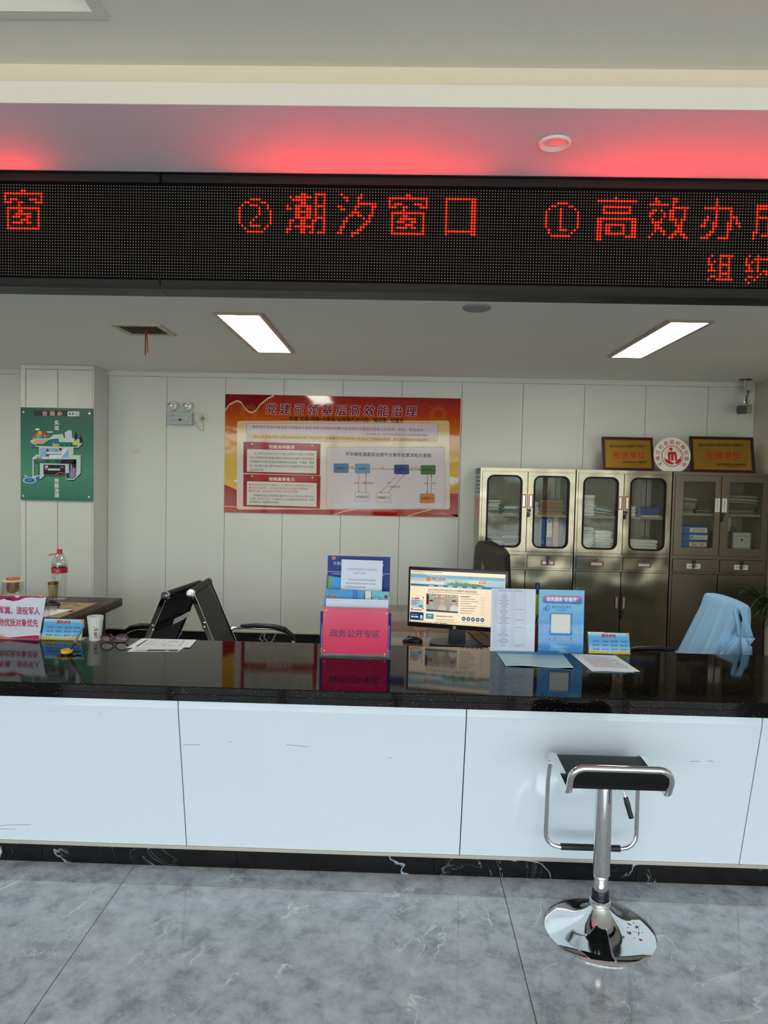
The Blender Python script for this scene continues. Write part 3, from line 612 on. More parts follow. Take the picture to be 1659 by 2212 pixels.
for k in range(29):
    y_ = 288+k*25.6 if k < 28 else 1018
    p.dashes(186, 198, y_, 8, LN, 2); hw_ = random.uniform(25, 85); p.dashes(324-hw_, 324+hw_, y_, 9, (140, 150, 188), 2); p.dashes(452, 462, y_, 7, LN, 2)
    if k in (8, 14, 18): p.dashes(496, 620, y_, 8, LN, 2)
p.dashes(486, 630, 1005, 8, LN, 2); p.dashes(486, 600, 1022, 8, LN, 2)
p.build('printed_sheet', t, 0)
# blue rating sign
t, M_, L_ = easel('rating_sign', 'tall blue acrylic sign about rating the service, between the table notice and small card', 'sign', .806, 3.492, .222, .309, .014, -.005)
p = Print(rect_map(818, 208, 1478, 1112, .222, L_), .12); p.M = M_
p.rect(818, 208, 1478, 1112, ramp_mat('rating_blue', 2, [(0, (62, 138, 214)), (.3, (96, 168, 228)), (.5, (64, 150, 224)), (.75, (88, 174, 226)), (1, (112, 190, 222))], 0, .31, .12), 1)
p.ell(1385, 450, 90, 72, (116, 188, 230), 2, 28); p.poly([(985, 950), (1060, 980), (1200, 1090), (1000, 1090)], (104, 176, 232), 2)
p.rr(872, 290, 1448, 408, 40, ramp_mat('title_violet', 2, [(0, (60, 96, 184)), (.5, (80, 100, 190)), (1, (200, 96, 176))], .235, .285), 2)
p.text('政务服务“好差评”', 1158, 342, 66, (236, 240, 250), 3, bold=.035, wd=460)
p.text('请您对我的服务', 1148, 455, 44, (40, 104, 178), 3, wd=285); p.text('作出评价', 1145, 500, 42, (40, 104, 178), 3, wd=160)
p.ell(948, 478, 34, 46, (40, 120, 200), 2); p.ell(950, 478, 20, 30, (120, 190, 235), 3); p.ell(952, 478, 9, 14, (40, 110, 190), 4); p.poly([(868, 490), (925, 440), (930, 515), (890, 530)], (70, 150, 220), 2)
p.rr(970, 535, 1322, 872, 26, (84, 186, 226), 2); p.rr(978, 543, 1314, 864, 22, (60, 128, 208), 3)
p.rect(1002, 560, 1280, 832, (226, 228, 224), 4)
p.rr(962, 890, 1322, 950, 14, (150, 196, 236), 2); p.rr(968, 896, 1316, 944, 12, (96, 140, 206), 3); p.text('微信、支付宝扫码即可评价', 1142, 920, 33, (222, 232, 248), 4, wd=285)
p.text('中华路街道便民服务中心', 1140, 1025, 32, (196, 222, 244), 3, wd=265)
p.line(820, 630, 1478, 712, 5, (140, 200, 240), 2)
for x_, y_ in ((838+15, 232), (1443, 250), (852, 1065), (1422, 1080)): p.ell(x_, y_, 7, 7, (190, 214, 232), 3, 10)
p.build('printed_face', t, 0)
# ================================================================ brochure rack
t = thing('brochure_rack', 'tiered acrylic brochure rack with red front panel in the middle of the worktop', 'brochure rack', (-.199, 3.30, TOP))
NAVY = (10, 52, 140)
f = MB(); f.box(-.155, 0, 0, .155, .2, .004, ACRYL); f.box(-.155, 0, .004, .155, .004, .018, ACRYL); f.box(-.155, .075, .004, .155, .079, .02, ACRYL); f.build('base', t, 0)
f = MB()
for s_ in (-1, 1): f = MB(); f.M = YZ(s_*.1585-.0015); f.prism([(0, 0), (.2, 0), (.2, .36), (.165, .36), (.11, .24), (.06, .2), (.02, .15)], 0, .003, ACRYL); f.build('side_panel', t, 0)
Mf = frame_m((-.154, -.001, .014), (1, 0, 0), (0, .12, 1))
f = MB(); f.M = Mf; f.prism([(0, 0), (.308, 0), (.308, .215), (0, .215)], -.004, 0, mat('red_acrylic', (214, 36, 88), .2, spec=.3))
f.build('front_panel', t, 0)
p = Print(rect_map(190, 870, 1200, 1590, .308, .215), .1); p.M = Mf
p.rect(190, 870, 1200, 1590, (222, 36, 98), 1); p.rect(190, 870, 1200, 882, (190, 20, 60), 2)
p.text('政务公开专区', 690, 1270, 128, (58, 44, 84), 3, bold=.012, wd=765)
for x_, y_ in ((238, 916), (1172, 942), (225, 1548), (1157, 1576)): p.ell(x_, y_, 11, 11, (220, 205, 205), 3, 12)
p.build('front_lettering', t, 0)
f = MB(); f.box(-.172, .062, .024, .168, .067, .2, mat('navy_acrylic', NAVY, .3, spec=.2)); f.build('pocket_panel', t, 0)
f = MB(); f.box(-.157, .115, .02, .157, .118, .27, ACRYL); f.build('middle_pocket', t, 0)
Mb = frame_m((-.155, .176, .06), (1, 0, 0), (0, .06, 1))
f = MB(); f.M = Mb; f.prism([(0, 0), (.31, 0), (.31, .395), (0, .395)], -.004, 0, mat('navy_acrylic', NAVY, .3, spec=.2)); f.build('back_board', t, 0)
p = Print(rect_map(225, 125, 1243, 1400, .31, .395), .2); p.M = Mb
p.line(225, 380, 1243, 397, 8, (190, 196, 214), 1); p.text('文峰区', 400, 245, 62, (200, 214, 236), 2, wd=170); p.ell(322, 165, 32, 26, (206, 150, 60), 2); p.ell(322, 165, 18, 14, (190, 60, 40), 3)
p.dashes(310, 450, 415, 14, (150, 176, 216), 2); p.dashes(1120, 1150, 424, 14, (170, 190, 220), 2); p.dashes(1125, 1140, 262, 20, (170, 190, 220), 2); p.build('back_lettering', t, 0)
RX, RY = -.199, 3.30
def leaf(name, label, cat, x0, x1, y, z0, z1, c, th=.004, lean=.06, group='brochures in the acrylic rack', art=None, rz=0, gloss=.35):
    o = thing(name, label, cat, ((x0+x1)/2, y, z0), 0, group); w_, h_ = x1-x0, z1-z0
    Mo = frame_m((-w_/2, 0, 0), (math.cos(rz), 0, math.sin(rz)), (-math.sin(rz), lean, math.cos(rz)))
    b = MB(); b.M = Mo; b.prism([(0, 0), (w_, 0), (w_, h_), (0, h_)], -th, 0, mat('card_%d_%d_%d' % c, c, gloss)); b.build('pages', o, 0)
    if art: q = Print(rect_map(0, 0, 100*w_/h_, 100, w_, h_), gloss); q.M = Mo; art(q, 100*w_/h_); q.build('cover_print', o, 0)
    return o
def art_green(q, W_): q.rect(0, 0, W_, 40, (104, 178, 86), 1)
def art_blue(q, W_):
    q.rect(0, 0, W_, 100, (70, 160, 220), 1); q.ell(W_*.5, 32, W_*.22, 5, (220, 90, 100), 3, 12); q.ell(W_*.5, 32, W_*.1, 2.6, (240, 220, 200), 4, 10); q.dashes(W_*.2, W_*.85, 52, 7, (190, 224, 244), 2); q.rect(W_*.45, 80, W_*.9, 92, (214, 90, 110), 3)
def art_emblem(q, W_):
    q.rect(0, 0, W_, 100, (62, 156, 220), 1); q.ell(W_*.22, 16, 5, 4.4, (226, 140, 60), 3, 12); q.ell(W_*.22, 16, 3, 2.6, (200, 60, 40), 4, 10); q.dashes(W_*.08, W_*.36, 27, 4, (40, 90, 150), 2)
def art_teal(q, W_):
    q.rect(0, 0, W_, 100, (112, 194, 206), 1); q.ell(W_*.25, 20, 12, 8, (70, 150, 200), 2); q.ell(W_*.25, 20, 8, 5, (150, 214, 226), 3); q.ell(W_*.82, 13, 5, 5, (140, 40, 50), 3, 12); q.dashes(W_*.7, W_*.95, 28, 5, (220, 240, 246), 3)
leaf('brochure', 'green brochure standing leftmost in the rear tier of the rack', 'brochure', -.348, -.325, 3.464, .93, 1.176, (112, 184, 92), .002, art=art_green)
leaf('brochure', 'teal-edged blue brochure second from the left in the rear tier of the rack', 'brochure', -.333, -.305, 3.459, .93, 1.174, (80, 170, 206), .002, art=art_blue)
leaf('brochure', 'blue brochure with red oval, beside the propped white document in the rack', 'brochure', -.312, -.27, 3.454, .93, 1.172, (70, 160, 220), .002, art=art_blue)
def art_doc(q, W_):
    q.rect(0, 0, W_, 100, (222, 229, 246), 1)
    q.text('2026年度文峰区基层政务公开标准化规范化', W_*.5, 16, 4.6, (130, 140, 176), 2, wd=W_*.72); q.text('安全生产工作方案', W_*.45, 22.5, 4.6, (130, 140, 176), 2, wd=W_*.3)
    q.line(W_*.08, 7.5, W_*.12, 4, 1, (236, 240, 250), 2)
    for k in range(9): q.dashes(W_*(.18 if k in (0, 3, 4) else .12), W_*(.6 if k == 2 else .5 if k == 3 else .86), 34+6.2*k, 2.3, (168, 178, 206), 2)
leaf('document', 'white typed document propped against the navy back of the rack', 'document', -.285, -.083, 3.445, .975, 1.262, (222, 229, 246), .0015, .05, None, art_doc, -.012)
for x0, x1, y, z1, lb, a_, c in ((-.353, -.28, 3.398, 1.122, 'sky blue booklet with orange emblem, leftmost in the middle tier', art_emblem, (62, 156, 220)), (-.331, -.22, 3.392, 1.12, 'sky blue booklet overlapping the leftmost one in the middle tier', art_emblem, (62, 156, 220)), (-.128, -.045, 3.392, 1.117, 'teal booklet with dark red emblem, rightmost in the middle tier', art_teal, (112, 194, 206))):
    leaf('booklet', lb, 'booklet', x0, x1, y, .93, z1, c, .004, art=a_)
leaf('leaflet', 'royal blue folded leaflet right of the sky blue booklets in the middle tier', 'leaflet', -.219, -.196, 3.395, .93, 1.118, (44, 120, 196), .005, art=lambda q, W_: q.rect(0, 0, W_, 100, (44, 124, 200), 1))
leaf('leaflet', 'blue and white folded leaflet in the centre of the middle tier', 'leaflet', -.196, -.166, 3.395, .93, 1.118, (226, 232, 240), .005, art=lambda q, W_: (q.rect(0, 0, W_, 100, (226, 232, 240), 1), q.poly([(0, 0), (W_, 0), (W_, 45), (0, 26)], (66, 152, 216), 2)))
leaf('leaflet', 'plain white folded leaflet beside the teal booklet in the middle tier', 'leaflet', -.16, -.132, 3.395, .93, 1.117, (214, 222, 230), .005)
leaf('document', 'stapled white document standing behind the red front panel of the rack', 'document', -.345, -.047, 3.356, .86, 1.083, (216, 224, 246), .004, .05, None, lambda q, W_: (q.rect(0, 0, W_, 100, (216, 224, 246), 1), q.line(W_*.14, 4, W_*.18, 4.3, .8, (150, 160, 180), 2), q.line(W_*.48, 4, W_*.52, 4.3, .8, (150, 160, 180), 2), q.line(W_*.8, 4.4, W_*.84, 4.8, .8, (150, 160, 180), 2)))
leaf('booklet', 'blue-violet booklet edge showing left of the stapled white document', 'booklet', -.354, -.30, 3.362, .86, 1.085, (80, 110, 196), .002)
# ================================================================ small things on the worktop
CUPW = mat('paper_cup', (226, 226, 224), .5)
for k, lb in ((0, 'lowest white paper cup of the nested stack, with ink calligraphy on its side'), (1, 'middle white paper cup of the nested stack, only its rim showing'), (2, 'topmost white paper cup of the nested stack, open rim uppermost')):
    c = thing('paper_cup', lb, 'paper cup', (-1.517, 3.5, TOP+.0075*k), 0, 'nested white paper cups')
    f = MB(); f.lathe([(0, .003), (.027, .003), (.0272, 0), (.0278, 0), (.0375, .104), (.0369, .104), (.0272, .006), (0, .006)], CUPW, n=40); f.build('wall', c, 30)
    f = MB(); f.tube([(.0378*math.cos(2*PI*i/32), .0378*math.sin(2*PI*i/32), .1045) for i in range(32)], .0016, CUPW, 8, True); f.build('rim', c)
    if k == 0:
        q = MB()                                                           # brush lettering wrapped on the side
        def wrap(tx_, u, z, h, mt):
            vs, fs, a_, b_ = glyphs(tx_, .02, .15)
            o_ = []
            for vx, vy in vs:
                zz = z+vy*h; ang = -PI/2+.33+(u+(vx-.5)*h)/.033; rr_ = .0281+.0097*zz/.104+.0003
                o_.append((rr_*math.cos(ang), rr_*math.sin(ang), zz))
            q.add(o_, fs, mt)
        INK = mat('ink', (36, 34, 40), .5); SEAL = mat('seal_red', (200, 60, 56), .5)
        wrap('中', .004, .05, .019, INK); wrap('国', .002, .032, .017, INK); wrap('风', .005, .013, .019, INK); wrap('印', -.004, .068, .008, SEAL)
        q.build('lettering', c, 0)
t = thing('pen_holder', 'yellow smiling sticky pen base on the worktop in front of the paper cups', 'pen holder', (-1.522, 3.205, TOP), .2)
f = MB(); f.lathe([(0, 0), (.026, 0), (.0265, .008), (0, .008)], BLACKP, n=28); f.build('foot', t)
f = MB(); f.lathe([(.026, .008), (.0262, .019), (.023, .0225), (0, .024)], mat('yellow_plastic', (236, 190, 24), .35), n=28)
f.tube([(.012*math.cos(a)-.002, .012*math.sin(a)-.003, .0243) for a in (3.5, 4.0, 4.5, 5.0, 5.5)], .0008, BLACKP, 5); f.build('cap', t)
f = MB(); f.box(-.012, -.0265, .011, -.006, -.0255, .016, mat('white_paint2', (240, 230, 150), .5)); f.build('eye', t, 0)
f = MB(); f.tube([(.024, .0, .012), (.045, .01, .009), (.062, .012, .013)], .004, BLACKP, 8); f.build('cord_stub', t)
t = thing('pen', 'black and clear pen standing aslant in the yellow pen base', 'pen', (-1.502, 3.205, TOP+.024))
d = Vector((.062, .02, .125)).normalized()
P_ = lambda s_: tuple(d*s_)
f = MB(); f.cyl(P_(0), P_(.034), .0042, BLACKP, .0058, 14); f.build('grip', t)
f = MB(); f.cyl(P_(.034), P_(.125), .0052, mat('smoke_plastic', (120, 124, 132), .2), .0048, 14); f.build('barrel', t)
f = MB(); f.cyl(P_(.125), P_(.139), .0052, BLACKP, .004, 14); f.build('cap', t)
t = thing('eyeglasses', 'dark red folded eyeglasses lying beside the paper cups', 'eyeglasses', (-1.405, 3.465, TOP), .06)
RIM = mat('maroon_frame', (84, 18, 26), .25)
for s_ in (-1, 1):
    pts = [(s_*.036+.03*math.cos(2*PI*i/28), .0, .021+.0185*math.sin(2*PI*i/28)) for i in range(28)]
    f = MB(); f.tube(pts, .0029, RIM, 8, True); rm = f.build('rim', t)
    f = MB(); f.add([(x, y, z) for x, y, z in pts], [tuple(range(28))], GLASS); f.build('lens', rm, 0)
    f = MB(); f.tube([(s_*.066, 0, .026), (s_*.07, .004, .026), (s_*.066, .012, .022), (s_*.02, .02+.006*s_, .01), (-s_*.045, .026+.008*s_, .004), (-s_*.062, .03+.008*s_, .003)], .0019, RIM, 8); f.build('temple', t)
f = MB(); f.tube([(-.008, 0, .024), (0, -.002, .028), (.008, 0, .024)], .0022, RIM, 8); f.build('bridge', t)
def sheet(name, label, cat, pts, z, mt, th=.0008, art=None, curl=.0, fm=None, wd=1, ht=1):
    """paper lying flat: pts are its four corners far-left, far-right, near-right, near-left"""
    cx = sum(p[0] for p in pts)/4; cy = sum(p[1] for p in pts)/4
    o = MB(); a, b, c_, d = [Vector((p[0]-cx, p[1]-cy, 0)) for p in pts]
    f = lambda u, v, dz=0: ((d*(1-u)+c_*u)*(1-v)+(a*(1-u)+b*u)*v)+Vector((0, 0, dz+curl*(math.sin(PI*u*1.3+.4)**2)*(1-v)**2+curl*.5*u*u*v))
    o.grid(9, 7, lambda u, v: f(u, v, th)[:], mt); k = len(o.v)
    o.grid(9, 7, lambda u, v: f(1-u, v, 0)[:], mt)
    e = [i for i in range(9)]+[9*j+8 for j in range(1, 7)]+[54+i for i in range(7, -1, -1)]+[9*j for j in range(5, 0, -1)]
    g_ = [k+8-(i % 9)+9*(i//9) for i in e]
    o.f += [(g_[i], g_[(i+1) % len(e)], e[(i+1) % len(e)], e[i]) for i in range(len(e))]; o.m += [o.mi(mt)]*len(e)
    if art:
        q = Print(lambda x, y: (x, y), .55); art(q)
        base = len(o.v)
        for vtx in q.v: p_ = f(vtx[0], vtx[1], th); o.v.append((p_.x, p_.y, p_.z+vtx[2]))
        mi = [o.mi(m_) for m_ in q.mats]; o.f += [tuple(i+base for i in fc) for fc in q.f]; o.m += [mi[i] for i in q.m]
    r = o.build(name, None, 0); r.location = (cx, cy, z); return tag(r, label, cat)
def up_art(fn):                                                            # art drawn with y downwards in 0..1
    return fn
def art_photo(q):
    q.rect(.36, .02, .97, .16, (60, 62, 66), 1); q.poly([(.7, .04), (.82, .05), (.75, .12)], (214, 216, 220), 2); q.dashes(.1, .4, .06, .03, (120, 122, 128), 2, unit=.03); q.dashes(.12, .35, .12, .02, (100, 102, 110), 2, unit=.02)
sheet('printed_paper', 'white printed sheet with dark picture lying under another sheet, left of centre', 'paper', [(-1.28, 3.55), (-1.03, 3.56), (-1.037, 3.305), (-1.27, 3.283)], TOP, PAPER, art=art_photo)
def art_id(q):
    G = (96, 98, 104)
    q.box_line(.12, .12, .8, .86, .012, G, 1); q.line(.45, .12, .45, .86, .006, G, 1); q.rect(.12, .14, .15, .84, (70, 66, 72), 2)
    for k in range(6): q.dashes(.19, .4, .22+.1*k, .022, (140, 142, 148), 1, unit=.02)
    for a_, b_ in ((.62, .68), (.6, .3)):
        pts = [(a_+.08*math.cos(2*PI*i/16), b_+.11*math.sin(2*PI*i/16)) for i in range(17)]; q.path(pts, .008, G, 1); q.dashes(a_-.05, a_+.06, b_, .03, G, 2, unit=.03)
    for k in range(4): q.dashes(.48, .55, .25+.14*k, .02, (150, 152, 158), 1, unit=.02)
    q.line(.72, .2, .72, .8, .004, G, 1)
sheet('printed_paper', 'white photocopied card sheet on top, lying before the two back-to-back chairs', 'paper', [(-1.30, 3.552), (-1.02, 3.553), (-1.003, 3.385), (-1.30, 3.345)], TOP+.0012, PAPER, art=art_id, curl=.002)
def art_folder(q):
    q.rect(0, .82, 1, 1, (84, 168, 222), 1); q.dashes(.3, .75, .55, .02, (160, 190, 200), 1, unit=.03); q.poly([(.02, .02), (.2, .1), (.4, .02)], (90, 160, 190), 1)
sheet('folder', 'pale blue-green booklet lying flat in front of the table notice', 'booklet', [(.486, 3.478), (.808, 3.468), (.797, 3.196), (.494, 3.21)], TOP+.0005, mat('pale_cyan_card', (178, 208, 214), .4), .004, art_folder, .004)
def art_letter(q):
    q.dashes(.2, .85, .84, .02, (110, 112, 122), 1, unit=.04)
    for k in range(16): q.dashes(.16, .88 if k % 6 else .7, .76-.037*k, .013, (150, 152, 162), 1, unit=.02)
sheet('blue_paper', 'blue sheet peeking out beneath the typed white document', 'paper', [(.87, 3.42), (1.04, 3.44), (1.06, 3.155), (.872, 3.152)], TOP, mat('sky_sheet', (92, 160, 214), .5))
sheet('document', 'typed white document lying flat in front of the right-hand card stand', 'document', [(.853, 3.474), (1.066, 3.453), (1.086, 3.166), (.868, 3.158)], TOP+.0012, PAPER, .0016, art_letter, .002)
# ================================================================ steel cabinets
BLACKR = mat('rubber_gasket', (7, 7, 8), .5, spec=.2)
WHITEH = mat('white_handle', (214, 212, 206), .35)
KEYB = mat('key_head', (16, 26, 38), .35); LOCKB = mat('lock_blue', (24, 74, 120), .3, .4)
def key(parent, x, z):
    f = MB(); f.M = FRONT(0, -.007, 0)
    f.cyl((x, z, 0), (x, z, .018), .0085, LOCKB, n=14); f.prism(rrect(x-.011, z-.004, x+.011, z+.018, .006, 3), .016, .022, KEYB)
    f.prism(rrect(x-.012, z-.05, x-.002, z-.008, .004, 3), .014, .018, KEYB); f.prism(rrect(x+.004, z-.044, x+.012, z-.012, .003, 3), .012, .015, mat('key_metal', (120, 112, 96), .3, .9))
    f.build('key', parent, 30)
def lock(parent, x, z):
    f = MB(); f.M = FRONT(0, -.0075, 0); f.cyl((x, z, 0), (x, z, .004), .0085, LOCKB, n=16); f.box(x-.0012, z-.005, .004, x+.0012, z+.005, .005, BLACKP); f.build('lock', parent, 30)
def pull(parent, x0, z0, x1, z1, m):
    f = MB(); f.M = FRONT(0, -.0075, 0)
    f.ring([(x0, z0), (x1, z0), (x1, z1), (x0, z1)], [(x0+.009, z0+.009), (x1-.009, z0+.009), (x1-.009, z1-.009), (x0+.009, z1-.009)], 0, .007, m); h_ = f.build('handle', parent, 0)
    f = MB(); f.M = FRONT(0, -.0075, 0); f.box(x0+.009, z0+.009, .0005, x1-.009, z1-.009, .0015, mat('pull_cup', (206, 208, 212), .22, .6)); f.build('handle_cup', parent, 0)
def cabinet(x, label, style, W=.768, shelf=1.40, keys=(), lowkey=False):
    H, D = 1.776, .395
    t = thing('filing_cabinet', label, 'cabinet', (x, 5.8, 0), 0, 'steel filing cabinets')
    MT = STEEL if style == 'round' else STEELB
    CP = COPPER if style == 'round' else WHITEH
    b = MB()
    b.box(0, 0, .0, .016, D, H, MT); b.box(W-.016, 0, 0, W, D, H, MT); b.box(.016, 0, H-.028, W-.016, D, H, MT); b.box(.016, 0, 0, W-.016, D, .05, MT)
    b.box(.016, D-.012, .05, W-.016, D, H-.028, STEELIN)
    for z0, z1 in ((1.071, 1.098), (.951, .966)): b.box(.016, 0, z0, W-.016, D-.012, z1, MT)
    b.box(.373, .0, .966, .395, .05, 1.071, MT)
    b.box(.0162, .01, 1.098, .0175, D-.012, H-.028, STEELIN); b.box(W-.0175, .01, 1.098, W-.0162, D-.012, H-.028, STEELIN)
    b.box(.016, .02, 1.098, W-.016, D-.012, 1.128 if style == 'round' else 1.155, STEELIN)
    b.build('body', t, 0)
    s_ = MB(); s_.box(.018, .035, shelf-.018, W-.018, D-.014, shelf, STEELIN); s_.build('shelf', t, 0)
    if style == 'round':
        r_ = MB()
        for xx in (.655, .70):
            r_.box(xx, D-.02, 1.13, xx+.03, D-.0125, H-.04, WHITEH)
            for k in range(28): r_.box(xx+.011, D-.0208, 1.15+.021*k, xx+.019, D-.02, 1.157+.021*k, BLACKR)
        r_.build('shelf_rail', t, 0)
    for s in (0, 1):
        xa, xb = (.018, .381) if s == 0 else (.387, W-.018)
        z0, z1 = 1.101, 1.746
        if style == 'round': wa, wb, wz0, wz1, r = ((.062, .334) if s == 0 else (.44, .716))+(1.137, 1.712, .05)
        else: wa, wb, wz0, wz1, r = ((.082, .336) if s == 0 else (.452, .716))+(1.163, 1.70, .0015)
        d = MB(); d.M = FRONT(0, .0, 0)
        inn = rrect(wa, wz0, wb, wz1, r, 6); n_ = len(inn)
        out = []
        for (px_, pz_) in inn:                                             # outer ring walks the door edge beside the inner one
            out.append(((xb if px_ > (wa+wb)/2 else xa), (z1 if pz_ > (wz0+wz1)/2 else z0)))
        q = 7
        for c_ in range(4):
            cx, cz = [(xb, z1), (xa, z1), (xa, z0), (xb, z0)][c_]
            for k in range(q):
                a_ = k/(q-1); ix, iz = inn[c_*q+k]
                out[c_*q+k] = [(cx, iz+(cz-iz)*min(1, a_*2)) if a_ < .5 else (ix+(cx-ix)*min(1, (1-a_)*2), cz),
                               (ix+(cx-ix)*min(1, a_*2), cz) if a_ < .5 else (cx, iz+(cz-iz)*min(1, (1-a_)*2)),
                               (cx, iz+(cz-iz)*min(1, a_*2)) if a_ < .5 else (ix+(cx-ix)*min(1, (1-a_)*2), cz),
                               (ix+(cx-ix)*min(1, a_*2), cz) if a_ < .5 else (cx, iz+(cz-iz)*min(1, (1-a_)*2))][c_]
        d.ring(out, inn, -.012, .007, MT); dr = d.build('door', t, 0)
        g_ = MB(); g_.M = FRONT(0, 0, 0); g_.prism(rrect(wa-.002, wz0-.002, wb+.002, wz1+.002, r, 6), -.009, -.006, DGLASS); g_.build('glass', dr, 0)
        if style == 'round':
            k_ = MB(); k_.M = FRONT(0, 0, 0); k_.ring(rrect(wa-.008, wz0-.008, wb+.008, wz1+.008, r+.008, 6), rrect(wa+.006, wz0+.006, wb-.006, wz1-.006, r-.006, 6), -.004, .011, BLACKR); k_.build('gasket', dr, 40)
        pull(dr, *((.338, 1.457, .374, 1.567) if s == 0 else (.394, 1.457, .43, 1.567)), CP)
        if s == 1: key(dr, .402, 1.43)
        xa2, xb2 = (.018, .371) if s == 0 else (.397, W-.018)
        d = MB(); d.M = FRONT(0, 0, 0); d.box(xa2+.001, .969, -.012, xb2-.001, 1.068, .008, MT); w_ = d.build('drawer', t, 0)
        h0 = .13 if s == 0 else .512
        pull(w_, h0, .994, h0+.108, 1.032, CP)
        (key if s in keys else lock)(w_, h0+.055, 1.045)
        d = MB(); d.M = FRONT(0, 0, 0); d.box(xa, .055, -.012, xb-.001, .948, .007, MT); w_ = d.build('door', t, 0)
        pull(w_, *((.338, .645, .372, .755) if s == 0 else (.396, .645, .43, .755)), mat('dark_copper', (92, 62, 48), .35, .7) if style == 'round' else CP)
        if s == 1 and lowkey: key(w_, .40, .615)
    return t
CX = (.645, 1.422, 2.2)
cabinet(CX[0], 'leftmost steel filing cabinet, its shelves holding blue ring binders and a brown file bundle', 'round', keys=(0, 1))
cabinet(CX[1], 'middle steel filing cabinet with black-edged rounded windows over stacks of white paper', 'round', lowkey=True)
cabinet(CX[2], 'rightmost dull brushed steel cabinet with square windows and white handles', 'square', W=.765, shelf=1.44, keys=(0, 1))
def stack(name, label, cat, x0, x1, y0, y1, z0, z1, cols, jit=.006, n=None, group='papers in the cabinets', rot=.03, tilt=0, tops=None):
    n = n or max(4, int((z1-z0)/.006)); m_ = MB(); cx, cy = (x0+x1)/2, (y0+y1)/2
    for k in range(n):
        c_ = cols[random.randrange(len(cols))]; h = (z1-z0)/n; a_ = random.gauss(0, rot); jx, jy = random.gauss(0, jit), random.gauss(0, jit)*.7
        m_.M = Matrix.Translation((jx, jy, h*k)) @ Matrix.Rotation(a_, 4, 'Z') @ Matrix.Rotation(tilt+random.gauss(0, abs(tilt)*.25+.004), 4, 'Y')
        sx_ = random.uniform(.9, 1.0)
        m_.box(-(x1-x0)/2*sx_, -(y1-y0)/2, 0, (x1-x0)/2*sx_, (y1-y0)/2, h*random.uniform(.75, .98), mat('sheet_%d_%d_%d' % c_, c_, .65))
    o = m_.build(name, None, 0); o.location = (cx, cy, z0); return tag(o, label, cat, group)
WP = [(216, 220, 220), (200, 206, 208), (188, 196, 200), (222, 222, 214)]; BP = [(96, 116, 132), (70, 88, 108), (150, 164, 172), (46, 60, 80)]
c = CX[0]; F = 1.128
stack('paper_stack', 'bluish paper stack behind the reflection, left on the top shelf of the leftmost cabinet', 'papers', c+.07, c+.17, 5.87, 6.1, 1.4, 1.51, BP+WP)
stack('paper_stack', 'low grey paper stack right of the bluish stack in the leftmost cabinet', 'papers', c+.20, c+.33, 5.88, 6.1, 1.4, 1.47, WP+BP)
stack('paper_stack', 'slumped dark folders at the bottom left of the leftmost cabinet', 'papers', c+.06, c+.21, 5.86, 6.1, F, F+.085, BP, .01, 8, rot=.06, tilt=.05)
stack('paper_stack', 'fanned dark blue papers right of the slumped folders in the leftmost cabinet', 'papers', c+.20, c+.345, 5.87, 6.1, F, F+.125, BP, .012, 12, rot=.08, tilt=-.03)
stack('paper_stack', 'narrow grey paper pile beside the brown file bundle in the leftmost cabinet', 'papers', c+.447, c+.49, 5.88, 6.1, 1.4, 1.505, WP)
stack('file_bundle', 'brown and yellow kraft file bundle tied on the top shelf of the leftmost cabinet', 'files', c+.498, c+.70, 5.87, 6.12, 1.4, 1.525, [(150, 104, 56), (112, 74, 38), (176, 130, 70), (128, 84, 44)], .007, 15)
def binder(x0, x1, z0, z1, c_, label, lab=None, hole=True, kind='ring_binder', cat='binder'):
    t = thing(kind, label, cat, ((x0+x1)/2, 5.87, z0), 0, 'binders in the leftmost cabinet'); w_ = (x1-x0)/2-.0008
    b = MB(); b.box(-w_, 0, 0, w_, .24, z1-z0, mat('binder_%d_%d_%d' % c_, c_, .45), .003); b.build('cover', t, 0)
    if hole:
        h_ = MB(); h_.M = FRONT(0, -.0002, 0); h_.ring([(.011*math.cos(2*PI*i/18), .045+.011*math.sin(2*PI*i/18)) for i in range(18)], [(.007*math.cos(2*PI*i/18), .045+.007*math.sin(2*PI*i/18)) for i in range(18)], 0, .0015, mat('ring_metal', (150, 148, 140), .3, .9))
        h_.prism([(.007*math.cos(2*PI*i/18), .045+.007*math.sin(2*PI*i/18)) for i in range(18)], 0, .0004, BLACKR); h_.build('finger_ring', t, 0)
    if lab:
        p = Print(lambda x, y: (x, y), .5); p.M = FRONT(0, -.0003, 0); p.rect(-w_*.68, .09, w_*.68, .235, (206, 206, 194), 1); p.rect(-w_*.5, .205, w_*.5, .23, (60, 130, 180), 2)
        p.ell(0, .11, .006, .006, (70, 80, 84), 2); [p.dashes(-w_*.4, w_*.4, .19-.012*k, .004, (110, 110, 108), 2) for k in range(4)]; p.build('label', t, 0)
binder(c+.452, c+.50, F, 1.375, (26, 34, 58), 'dark navy binder at the left end of the binder row in the leftmost cabinet', hole=False)
binder(c+.502, c+.555, F, 1.372, (44, 84, 150), 'plain blue ring binder without a label in the leftmost cabinet')
binder(c+.558, c+.614, F, 1.375, (28, 54, 110), 'dark blue ring binder with a long white spine label in the leftmost cabinet', True)
binder(c+.616, c+.662, F, 1.38, (168, 134, 88), 'tan kraft file box standing among the blue binders', None, False, 'file_box', 'file box')
binder(c+.664, c+.708, F, 1.37, (30, 62, 116), 'blue binder at the right end of the binder row in the leftmost cabinet', hole=False)
c = CX[1]
stack('paper_stack', 'tall white paper stack on the top shelf, left in the middle cabinet', 'papers', c+.06, c+.172, 5.87, 6.1, 1.4, 1.57, WP, .004)
